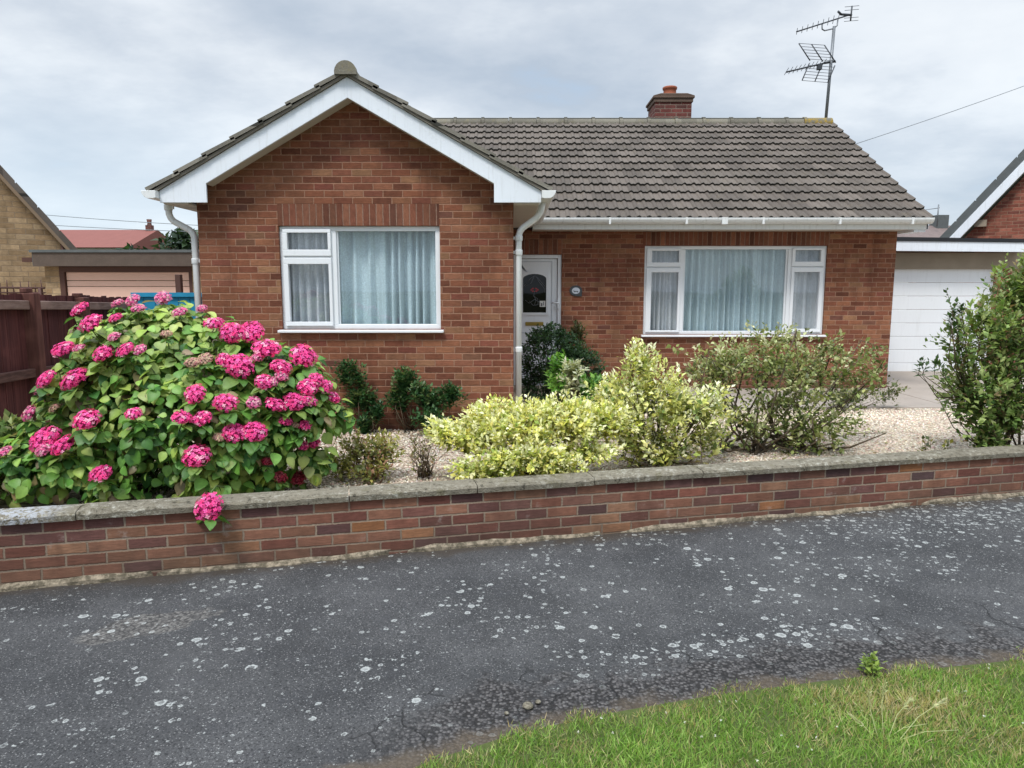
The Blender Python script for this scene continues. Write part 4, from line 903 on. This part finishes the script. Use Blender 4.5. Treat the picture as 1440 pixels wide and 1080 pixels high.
# flower heads stand proud of the leaves
HEADS=[(h_[0]-.02*h_[0]/4.5,h_[1]-.05,h_[2]+.02,h_[3],h_[4]) for h_ in HEADS[:-1]]+HEADS[-1:]
free=np.ones(n,bool)
for h_ in HEADS[:-1]:
    dx=P[:,0]-h_[0]; dy=P[:,1]-h_[1]; dz=P[:,2]-h_[2]; r_=h_[3]*1.15
    free&=~((dx*dx+dz*dz*1.4<(r_+.02)**2)&(dy<r_*.5)&(dy>-.4)); free&=~((dx*dx+dy*dy<r_*r_)&(dz>-.3*r_)&(dz<.2))
P,d,rf=P[free],d[free],rf[free]; n=len(P)
wy=WO.y+(P[:,0]-WO.x)*math.tan(WA)
m_=(P[:,1]<wy+.16); P[m_,2]=np.maximum(P[m_,2],.44); P[:,1]=np.maximum(P[:,1],wy+.05)
N_=unit(d*.75+np.array([0,-.15,.7])+rs.normal(size=(n,3))*.3)
D=unit(d*.8+np.array([0,0,-.45])+rs.normal(size=(n,3))*.55); D=unit(D-N_*np.sum(D*N_,1,keepdims=True))
S=rs.uniform(.05,.1,n)
pal=[((.125,.28,.05),4),((.19,.38,.07),4),((.32,.5,.11),3),((.065,.18,.04),2.5)]
C=pick(pal,n,rs)
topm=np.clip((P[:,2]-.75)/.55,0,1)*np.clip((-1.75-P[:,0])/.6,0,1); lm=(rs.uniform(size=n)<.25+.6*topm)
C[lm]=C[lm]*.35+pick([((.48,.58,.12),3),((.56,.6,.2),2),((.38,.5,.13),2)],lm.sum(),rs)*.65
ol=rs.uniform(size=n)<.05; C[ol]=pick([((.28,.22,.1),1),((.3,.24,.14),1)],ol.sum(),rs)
C*=(.55+.45*np.clip((np.sqrt(np.min([np.sum(((P-l[:3])/l[3:6])**2,1) for l in L],0))-.6)/.4,0,1))[:,None]  # shading gradient in the leaf colour, darker towards the lobe centres
jit=np.array([.9,1.12,.9]*6)
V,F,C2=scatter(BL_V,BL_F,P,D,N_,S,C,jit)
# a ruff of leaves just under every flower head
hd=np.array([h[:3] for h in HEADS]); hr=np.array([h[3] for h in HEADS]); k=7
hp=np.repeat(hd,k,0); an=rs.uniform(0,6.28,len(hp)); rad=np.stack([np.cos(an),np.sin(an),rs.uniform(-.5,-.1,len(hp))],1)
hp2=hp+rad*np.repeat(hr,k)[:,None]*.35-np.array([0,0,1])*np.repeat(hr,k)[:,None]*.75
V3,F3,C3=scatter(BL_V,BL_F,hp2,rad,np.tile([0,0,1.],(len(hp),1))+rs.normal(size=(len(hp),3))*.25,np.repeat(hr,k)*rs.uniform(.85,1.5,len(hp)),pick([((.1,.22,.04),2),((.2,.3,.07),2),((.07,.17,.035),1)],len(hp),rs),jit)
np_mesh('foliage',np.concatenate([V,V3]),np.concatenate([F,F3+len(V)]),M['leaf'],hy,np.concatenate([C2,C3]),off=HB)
m=MB()
for i,h in enumerate(HEADS):
    b0=HB+np.array([rs.uniform(-.5,.5),rs.uniform(-.15,.15),0]); p=np.array(h[:3])-np.array([0,0,h[3]*.5])
    if i==len(HEADS)-1: pts=[(-1.75,4.2,.4),(-1.72,4.02,.46),(-1.69,3.88,.465),(-1.67,3.82,.43)]
    else: mid=b0*.45+p*.55+np.array([0,.06,-.02]); pts=[b0,mid,p]
    m.tube(pts,[.006]*(len(pts)-1)+[.003],5,cap=False)
for i in range(60):
    b0=HB+np.array([rs.uniform(-.6,.6),rs.uniform(-.2,.2),0]); p=P[rs.randint(n)]; m.tube([b0,b0*.5+p*.5+np.array([0,.05,-.03]),p],[.006,.004,.002],5,cap=False)
m.build('stems',M['greenstem'],hy)
# flower heads: domes of four petalled florets
PT_V=[];PT_F=[]
for a in range(4):
    w_=a*math.pi/2+.4; c_,s_=math.cos(w_),math.sin(w_); i=len(PT_V)
    for (x,y,z) in ((0,0,0),(-.36,.5,.1),(0,.55,.06),(.36,.5,.1),(0,1,.0)): PT_V.append((x*c_-y*s_,x*s_+y*c_,z))
    PT_F+=[(i,i+2,i+1),(i,i+3,i+2),(i+1,i+2,i+4),(i+2,i+3,i+4)]
PT_V=np.array(PT_V);PT_F=np.array(PT_F)
def head_mesh(kind_,seed):
    rs=np.random.RandomState(seed); n=85
    ph=np.arange(n)*2.39996+rs.uniform(0,.5,n); z=1-1.25*(np.arange(n)+.5)/n; r=np.sqrt(np.maximum(0,1-z*z))
    lump=1+rs.uniform(-.09,.09,n)
    d=np.stack([r*np.cos(ph),r*np.sin(ph),z],1); P=d*np.array([1,1,.78])*lump[:,None]*.93; N_=unit(d*np.array([1,1,1.5])+rs.normal(size=(n,3))*.22)
    D=unit(np.cross(N_,rs.normal(size=(n,3))))
    base={'h':[((.95,.06,.31),4),((.97,.13,.43),3),((.82,.03,.22),2),((.98,.45,.62),1.2)],'p':[((.86,.2,.42),3),((.9,.42,.55),2),((.82,.12,.34),3),((.85,.6,.58),1)],'f':[((.55,.36,.26),3),((.6,.45,.28),2),((.55,.22,.22),1)],'d':[((.42,.02,.05),3),((.3,.02,.05),2),((.55,.1,.13),1)]}[kind_]
    C=pick(base,n,rs)
    V,F,Cc=scatter(PT_V,PT_F,P,D,N_,rs.uniform(.155,.22,n),C)
    Cc=Cc.reshape(n,20,3); Cc[:,[0,5,10,15]]=Cc[:,[0,5,10,15]]*.6+np.array([.5,.3,.35])*.4*np.array([1.3,.7,.8]); Cc=Cc.reshape(-1,3)
    # dark inner dome so the head is not see-through
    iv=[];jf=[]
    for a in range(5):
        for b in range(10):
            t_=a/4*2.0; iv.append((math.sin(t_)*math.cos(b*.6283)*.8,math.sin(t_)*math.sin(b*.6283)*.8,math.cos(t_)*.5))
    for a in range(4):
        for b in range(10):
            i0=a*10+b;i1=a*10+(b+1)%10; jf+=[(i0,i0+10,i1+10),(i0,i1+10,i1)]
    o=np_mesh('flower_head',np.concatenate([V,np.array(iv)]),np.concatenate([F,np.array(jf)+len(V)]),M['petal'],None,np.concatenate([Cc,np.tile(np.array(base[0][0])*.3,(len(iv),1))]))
    me=o.data; bpy.data.objects.remove(o); return me
HM={k:[head_mesh(k,s+ord(k)) for s in range(3)] for k in 'hpfd'}
for i,(x,y,z,r,k) in enumerate(HEADS):
    o=bpy.data.objects.new('flower_head',HM[k][i%3]); COL.objects.link(o); o.parent=hy
    o.location=Vector((x,y,z))-Vector(HB); o.scale=(r*1.03,r*1.03,r*.78)
    o.rotation_mode='ZYX'; o.rotation_euler=(rs.uniform(.25,.8),max(-.6,min(.6,(x+2.15)*.5))+rs.uniform(-.2,.2),rs.uniform(0,6)) if i<len(HEADS)-1 else (1.1,.15,1)
    o.scale=[q*rs.uniform(.88,1.1) for q in o.scale]
    o['label']={'h':'bright pink mophead flower','p':'pale pink fading flower head','f':'faded cream and peach flower head','d':'small dark red flower head'}[k] if i<len(HEADS)-1 else 'bright pink flower head hanging over the wall coping'

Gd=.26
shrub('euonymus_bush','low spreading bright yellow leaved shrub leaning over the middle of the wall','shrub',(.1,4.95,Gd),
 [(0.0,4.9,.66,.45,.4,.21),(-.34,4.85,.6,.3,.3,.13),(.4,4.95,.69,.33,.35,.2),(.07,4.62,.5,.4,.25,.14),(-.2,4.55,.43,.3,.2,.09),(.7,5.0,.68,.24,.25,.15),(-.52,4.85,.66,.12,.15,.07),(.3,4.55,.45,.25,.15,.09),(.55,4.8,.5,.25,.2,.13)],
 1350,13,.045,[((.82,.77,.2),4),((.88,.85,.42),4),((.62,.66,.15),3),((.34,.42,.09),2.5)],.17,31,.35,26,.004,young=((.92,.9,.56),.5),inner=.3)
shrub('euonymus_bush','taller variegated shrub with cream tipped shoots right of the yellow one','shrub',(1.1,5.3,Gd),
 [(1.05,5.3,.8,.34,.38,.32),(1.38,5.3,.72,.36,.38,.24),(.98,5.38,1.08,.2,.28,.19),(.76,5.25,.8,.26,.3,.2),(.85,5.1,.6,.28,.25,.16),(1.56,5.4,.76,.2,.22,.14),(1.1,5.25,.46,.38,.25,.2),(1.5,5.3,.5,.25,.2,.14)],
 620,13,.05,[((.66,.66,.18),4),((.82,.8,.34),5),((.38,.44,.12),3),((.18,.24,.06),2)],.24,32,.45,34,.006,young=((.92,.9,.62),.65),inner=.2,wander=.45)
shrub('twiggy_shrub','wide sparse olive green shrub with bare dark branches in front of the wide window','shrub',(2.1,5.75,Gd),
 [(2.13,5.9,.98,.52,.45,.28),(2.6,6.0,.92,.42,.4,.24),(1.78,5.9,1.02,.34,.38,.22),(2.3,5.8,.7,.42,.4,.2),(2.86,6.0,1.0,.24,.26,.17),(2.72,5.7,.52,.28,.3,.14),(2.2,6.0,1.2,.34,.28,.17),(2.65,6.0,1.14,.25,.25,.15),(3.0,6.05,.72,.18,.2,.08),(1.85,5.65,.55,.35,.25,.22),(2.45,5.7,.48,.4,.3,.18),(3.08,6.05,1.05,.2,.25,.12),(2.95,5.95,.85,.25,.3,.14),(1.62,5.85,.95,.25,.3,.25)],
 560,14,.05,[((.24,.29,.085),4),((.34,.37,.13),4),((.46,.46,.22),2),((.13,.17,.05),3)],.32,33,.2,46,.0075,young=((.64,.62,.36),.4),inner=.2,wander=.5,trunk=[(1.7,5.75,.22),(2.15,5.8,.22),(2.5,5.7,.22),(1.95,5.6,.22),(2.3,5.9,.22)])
shrub('box_bush','dense dark green rounded bush hiding the foot of the white door','shrub',(.5,7.7,.24),
 [(.42,7.75,.83,.38,.45,.4),(.72,7.65,.7,.3,.35,.33),(.5,7.6,.5,.46,.4,.3)],
 1500,10,.04,[((.03,.07,.026),4),((.05,.105,.035),3),((.075,.145,.05),2)],.08,34,.2,40,.004,inner=.7)
shrub('leafy_shrub','bright green leafy shrub with white tipped sprigs before the dark rounded bush','shrub',(.55,6.35,Gd),
 [(.44,6.4,.85,.15,.2,.2),(.68,6.3,.7,.26,.28,.16)],150,11,.06,[((.14,.33,.05),4),((.22,.42,.07),3),((.08,.2,.04),2)],.16,35,.7,20,.004)
shrub('variegated_sprigs','cluster of almost white variegated sprigs in front of the dark rounded bush','shrub',(.5,6.1,Gd),
 [(.53,6.1,.92,.12,.12,.09),(.52,6.1,.8,.12,.1,.09)],60,9,.055,[((.68,.68,.5),4),((.6,.62,.35),3),((.4,.45,.16),1)],.1,36,.5,18,.004)
shrub('privet_shrub','tall dark green shrub at the right edge in front of the garage door','shrub',(3.85,5.55,Gd),
 [(3.88,5.7,1.2,.32,.42,.42),(3.64,5.6,.82,.3,.4,.32),(4.02,5.6,.72,.34,.45,.34),(4.12,5.8,1.6,.28,.4,.3),(3.5,5.6,1.2,.14,.25,.26),(4.35,5.8,1.2,.35,.45,.68),(4.3,5.8,1.8,.25,.3,.22),(3.75,5.5,.48,.18,.3,.2)],
 820,14,.064,[((.12,.2,.05),3),((.2,.3,.08),4),((.31,.39,.12),3),((.33,.24,.12),1.3)],.31,37,.45,30,.006,inner=.35,young=((.27,.3,.11),.3),trunk=[(3.75,5.5,.22),(3.9,5.6,.22),(4.05,5.55,.22),(3.85,5.45,.22)])
shrub('privet_shoots','few loose leafy shoots reaching left from the dark shrub across the garage door','shrub',(3.6,5.52,.6),
 [(3.41,5.6,1.55,.05,.05,.06),(3.18,5.5,1.05,.06,.05,.03),(3.5,5.6,1.42,.08,.06,.1),(3.3,5.5,1.02,.06,.06,.04)],16,11,.055,[((.06,.12,.035),3),((.1,.17,.05),2)],.17,38,.5,16,.0035,trunk=[(3.6,5.52,.7)])
for lab,base,lb,sd,ns in (('first dark green climber on the gable wall beside the hydrangea',(-1.33,6.5,.2),[(-1.52,6.58,.8,.18,.07,.16),(-1.4,6.56,.58,.18,.08,.14),(-1.26,6.54,.47,.1,.08,.1),(-1.38,6.5,.33,.1,.08,.13)],41,125),
 ('middle dark green climber on the gable wall under the window',(-.95,6.5,.25),[(-.99,6.56,.73,.16,.07,.17),(-1.05,6.56,.58,.16,.08,.12)],42,85),
 ('low dark green bushy plant at the foot of the gable wall',(-.7,6.45,.22),[(-.74,6.5,.56,.22,.12,.15),(-.56,6.5,.64,.18,.1,.1),(-.76,6.4,.42,.2,.12,.11),(-.85,6.5,.66,.12,.1,.1)],43,130)):
    shrub('climbing_plant',lab,'climber',base,lb,ns*2,10,.05,[((.04,.11,.04),4),((.07,.165,.055),3),((.15,.21,.08),1)],.12,sd,.2,9,.004,inner=.2,group='dark green plants against the gable wall')
shrub('berberis_shrub','low thorny shrub with yellowish and rusty leaves beside the hydrangea on the gravel','shrub',(-1.0,4.9,.26),
 [(-1.12,5.0,.46,.18,.22,.15),(-.9,4.95,.46,.16,.22,.17),(-1.22,4.85,.38,.13,.2,.09),(-1.0,4.8,.36,.2,.15,.1)],230,10,.04,[((.3,.29,.08),4),((.4,.37,.1),3),((.34,.18,.1),2),((.17,.2,.06),2)],.15,44,.6,26,.003,wander=.4)
shrub('twiggy_seedling','thin reddish brown twigs with few leaves left of the yellow shrub','shrub',(-.62,4.9,.26),
 [(-.62,4.95,.48,.16,.2,.15)],36,5,.032,[((.22,.15,.07),3),((.2,.2,.06),2)],.16,45,.8,36,.0028)
shrub('wispy_plant','small wispy green plant against the brick right of the white door','plant',(.87,9.3,.25),[(.87,9.3,1.08,.14,.1,.14)],40,8,.06,[((.08,.13,.04),3),((.13,.14,.06),2)],.22,46,.8,20,.004)
shrub('conifer_shrub','olive brown feathery shrub in the bottom left corner behind the wall','shrub',(-3.15,4.1,.26),[(-3.15,4.15,.42,.14,.16,.11),(-3.3,4.3,.5,.14,.2,.15)],150,12,.03,[((.16,.15,.04),3),((.1,.12,.03),2)],.09,47,.6,20,.003)
shrub('leafy_plant','pale green narrow leaved plant beneath the fence left of the hydrangea','plant',(-3.35,4.7,.26),[(-3.4,4.8,.6,.25,.2,.16)],110,9,.075,[((.14,.22,.06),3),((.3,.34,.14),2),((.09,.15,.04),2)],.15,48,.7,20,.003)
shrub('young_sapling','sparse little seedling with few yellowing leaves on the gravel near the wall','plant',(3.3,5.4,.26),[(3.2,5.4,.42,.08,.06,.1),(3.38,5.4,.4,.04,.05,.06)],10,6,.05,[((.3,.27,.05),2),((.12,.14,.05),2)],.16,49,1.,10,.0025)
shrub('low_foliage','sprawling pale leaved stems lying along the base of the bungalow near its right corner','plant',(3.6,7.8,.26),[(3.75,7.85,.44,.45,.15,.08),(4.3,7.9,.47,.2,.1,.04)],90,10,.05,[((.19,.22,.09),3),((.27,.27,.14),2),((.1,.14,.05),2)],.2,50,.2,24,.003)
# verge weeds
shrub('dandelion_weed','small bright green weed where the verge grass meets the dark pavement','weed',(1.47,2.72,.04),[(1.47,2.73,.085,.07,.05,.04)],20,6,.03,[((.3,.4,.08),3),((.2,.3,.06),2)],.055,51,.9,6,.0015)
# distant trees
def far_tree(name,label,base,lobes,sd,n):
    r=empty(name,label,'tree',base,'trees far beyond the garage roof' if sd>60 else None); rs=np.random.RandomState(sd); L=np.array(lobes); li=rs.randint(len(L),size=n); d=sph(n,rs); P=L[li,:3]+d*L[li,3:6]*rs.uniform(.5,1.05,(n,1))
    V,F,C=scatter(LT_V,LT_F,P,unit(d+rs.normal(size=(n,3))*.6),unit(d+np.array([0,0,.6])),rs.uniform(.22,.42,n),pick([((.03,.06,.025),3),((.05,.09,.035),2),((.02,.04,.02),2)],n,rs))
    np_mesh('crown',V,F,M['leaf'],r,C,off=base); m=MB(); m.tube([base,(base[0]+.05,base[1],base[2]+1.6),(base[0],base[1],base[2]+2.8)],[.2,.16,.08],7)
    for k in range(4): m.tube([(base[0],base[1],base[2]+1.5+.3*k),(base[0]+.7*math.cos(k*1.7),base[1]+.7*math.sin(k*1.7),base[2]+2.4+.3*k)],[.07,.03],5)
    m.build('trunk',M['stem'],r)
far_tree('bushy_tree','dark green tree crown beside the white downpipe beyond the garage roof',(-13.6,30,-.2),[(-13.7,30,3.0,1.0,1,.9),(-13.4,30,3.35,.6,.8,.5)],60,900)
far_tree('bushy_tree','lighter tree tops just above the flat garage roof right of the red roof',(-16.8,33,-.2),[(-17.3,33,2.75,.6,.8,.75),(-16.2,33,2.6,.9,.8,.65),(-15.2,33,2.65,.6,.8,.6)],61,700)

# --- gravel pebbles
def pebbles(label,poly,n,sd,rmin,rmax):
    rs=np.random.RandomState(sd); x0,x1,y0,y1=poly
    X=rs.uniform(x0,x1,n); Y=rs.uniform(y0,y1,n); wy=WO.y+(X-WO.x)*math.tan(WA)+.15
    ok=(Y>wy)&~((X>1.15)&(Y>7.93)); X,Y=X[ok],Y[ok]; n=len(X); s_=rs.uniform(rmin,rmax,n)
    Zg=.26-.04*np.clip((Y-4)/12,0,1)
    ov=np.array([(1,0,0),(0,1,0),(-1,0,0),(0,-1,0),(0,0,.75),(0,0,-.5)],float); of=np.array([(0,1,4),(1,2,4),(2,3,4),(3,0,4),(1,0,5),(2,1,5),(3,2,5),(0,3,5)])
    S3=np.stack([s_*rs.uniform(.7,1.3,n),s_*rs.uniform(.7,1.3,n),s_*rs.uniform(.6,1,n)],1); an=rs.uniform(0,6.28,n)
    D=np.stack([np.cos(an),np.sin(an),rs.normal(size=n)*.3],1); N_=np.stack([rs.normal(size=n)*.3,rs.normal(size=n)*.3,np.ones(n)],1)
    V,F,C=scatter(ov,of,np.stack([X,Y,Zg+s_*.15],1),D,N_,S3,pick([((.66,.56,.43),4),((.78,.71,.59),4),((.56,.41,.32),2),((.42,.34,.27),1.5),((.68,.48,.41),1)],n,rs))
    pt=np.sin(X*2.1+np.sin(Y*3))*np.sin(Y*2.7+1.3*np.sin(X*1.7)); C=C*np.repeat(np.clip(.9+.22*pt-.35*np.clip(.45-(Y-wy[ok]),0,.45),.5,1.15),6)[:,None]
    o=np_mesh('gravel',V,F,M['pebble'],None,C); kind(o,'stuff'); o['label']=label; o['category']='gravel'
pebbles('cream and pink gravel spread over the front garden',(-2.8,7.5,3.9,7.95),60000,70,.008,.016)

n=420; rs=np.random.RandomState(77); X=rs.uniform(-1.6,4.2,n); Y=WO.y+(X-WO.x)*math.tan(WA)+.16+rs.exponential(.5,n); Y=np.minimum(Y,7.8)
an=rs.uniform(0,6.28,n); D=np.stack([np.cos(an),np.sin(an),rs.normal(size=n)*.15],1); N_=np.stack([rs.normal(size=n)*.25,rs.normal(size=n)*.25,np.ones(n)],1)
V,F,C=scatter(LT_V,LT_F,np.stack([X,Y,.275-.04*np.clip((Y-4)/12,0,1)],1),D,N_,rs.uniform(.02,.05,n),pick([((.2,.12,.06),3),((.3,.22,.08),2),((.12,.08,.05),2),((.35,.32,.1),1)],n,rs))
o=np_mesh('fallen_leaves',V,F,M['leaf'],None,C); kind(o,'stuff'); o['label']='brown and yellow fallen leaves lying on the gravel behind the wall'; o['category']='leaves'
# --- grass on the verge
rs=np.random.RandomState(80); n=190000
X=rs.uniform(-1.0,3.6,n); Y=rs.uniform(1.2,3.2,n); ve=np.array([p[0] for p in VE[3:]]),np.array([p[1] for p in VE[3:]])
ed=np.interp(X,*ve)+.028*np.sin(X*9)+.02*np.sin(X*23+1)+.014*np.sin(X*51+2)
def vn(x,y): return np.sin(x*3.1+1.3*np.sin(y*2.7))*np.sin(y*4.3+1.1*np.sin(x*3.7+2))
pat=vn(X*1.3,Y*1.6)+.5*vn(X*4.1+3,Y*4.7)
keep=(Y<ed+rs.normal(size=n)*.018)&(rs.uniform(size=n)<np.clip(.9+.4*pat+0*X,.35,1)); X,Y,pat=X[keep],Y[keep],pat[keep]; ed=ed[keep]; n=len(X)
gt_v=np.array([(-.5,0,0),(.5,0,0),(-.38,.45,.1),(.38,.45,.1),(0,1,.42)],float); gt_f=np.array([(0,1,3),(0,3,2),(2,3,4)])
tilt=rs.normal(size=(n,2))*.5; D=np.stack([tilt[:,0],tilt[:,1],np.ones(n)],1); an=rs.uniform(0,6.28,n); N_=np.stack([np.cos(an),np.sin(an),np.zeros(n)],1)
h=rs.uniform(.016,.042,n)*(1+.25*pat); tuft=vn(X*5.3+1,Y*6.1)*vn(X*2.9,Y*3.3+2); h*=1+.9*np.clip(tuft-.35,0,.6); h*=np.clip(.6+(ed-Y)*4,.6,1); S3=np.stack([rs.uniform(.0022,.0042,n),h,h],1)
g1=pick([((.19,.33,.055),4),((.26,.4,.085),3),((.34,.43,.13),2),((.12,.24,.04),2)],n,rs); dry=pick([((.42,.35,.15),2),((.5,.43,.24),2),((.3,.28,.1),1)],n,rs)
dp=np.clip(.13+.3*np.clip(vn(X*2.2+5,Y*3.1)-.25,0,1)+.8*np.exp(-((X-1.45)/.3)**2-((Y-2.5)/.13)**2)+.5*np.exp(-((X-1.75)/.25)**2-((Y-2.25)/.1)**2)+.5*np.exp(-((ed-Y)/.045)**2)-.05*pat+.06*np.sin(X*14)*np.sin(Y*17),0,.9)
isd=rs.uniform(size=n)<dp; g1[isd]=dry[isd]; g1*=(1+.16*pat)[:,None]
V,F,C=scatter(gt_v,gt_f,np.stack([X,Y,gz_(X)+.004],1),D,N_,S3,g1)
o=np_mesh('grass',V,F,M['grass'],None,C); kind(o,'stuff'); o['label']='mown green grass with dry patches on the roadside verge'; o['category']='grass'
# clover flowers
n=46; X=rs.uniform(-.1,2.6,n); Y=np.interp(X,*ve)-rs.uniform(.06,.7,n); dd=sph(n*9,rs)
P=np.repeat(np.stack([X,Y,gz_(X)+rs.uniform(.03,.05,n)],1),9,0)
V,F,C=scatter(LT_V,LT_F,P,dd,np.roll(dd,1,1)+.01,rs.uniform(.004,.0075,n*9),pick([((.7,.7,.62),3),((.55,.58,.42),1)],n*9,rs))
o=np_mesh('clover_flowers',V,F,M['petal'],None,C); kind(o,'stuff'); o['label']='tiny white clover flowers dotted through the verge grass'; o['category']='flowers'
# seed head grass
sgr=empty('seed_head_grass','pale wild grass with feathery seed heads sticking up from the verge','grass',(1.3,2.3,.04))
m=MB(); sp=[]
for (bx,by,tx,ty,tz) in ((1.28,2.3,1.27,2.36,.17),(1.3,2.3,1.335,2.38,.2),(1.31,2.29,1.42,2.36,.15),(1.34,2.28,1.53,2.35,.15),(1.27,2.3,1.2,2.34,.1),(1.33,2.28,1.56,2.3,.07),(1.3,2.29,1.46,2.32,.08)):
    b0=Vector((bx,by,.04)); e=Vector((tx,ty,tz)); mid=b0.lerp(e,.5)+Vector((-.01,0,.015)); m.tube([b0,mid,e],[.0016,.0013,.001],4,cap=False); sp.append((e,(e-mid).normalized(),tz))
m.build('stalks',plain('straw_stalk',(.36,.38,.17),.7),sgr)
PP=[];DD=[]
for e,d_,tz in sp:
    if tz<.1: continue
    for k in range(60):
        a=np.array(e-d_*.05*rs.uniform(0,1)); PP.append(a); DD.append(np.array(d_)+rs.normal(size=3)*.28)
PP=np.array(PP);DD=np.array(DD)
V,F,C=scatter(LT_V,LT_F,PP,DD,np.cross(DD,[.3,.9,.2]),np.stack([np.full(len(PP),.007),rs.uniform(.012,.025,len(PP)),np.full(len(PP),.006)],1),pick([((.5,.5,.27),2),((.42,.46,.2),1)],len(PP),rs))
np_mesh('seed_heads',V,F,M['petal'],sgr,C,off=(1.3,2.3,.04))
for i,(px_,py_,sc_) in enumerate(((.06,2.5,.022),(.1,2.53,.012),(-.02,2.46,.01))):
    m=MB(); m.lathe((px_,py_,gz_(px_)+.004),[(sc_*.7,0),(sc_,sc_*.3),(sc_*.8,sc_*.65),(sc_*.3,sc_*.85)],9); o=m.build('pale_stone',M['coping']); tag(o,['largest pale stone lying at the edge of the verge','middle sized pale pebble beside the largest stone at the verge edge','smallest pale pebble left of the stones at the verge edge'][i],'stone')
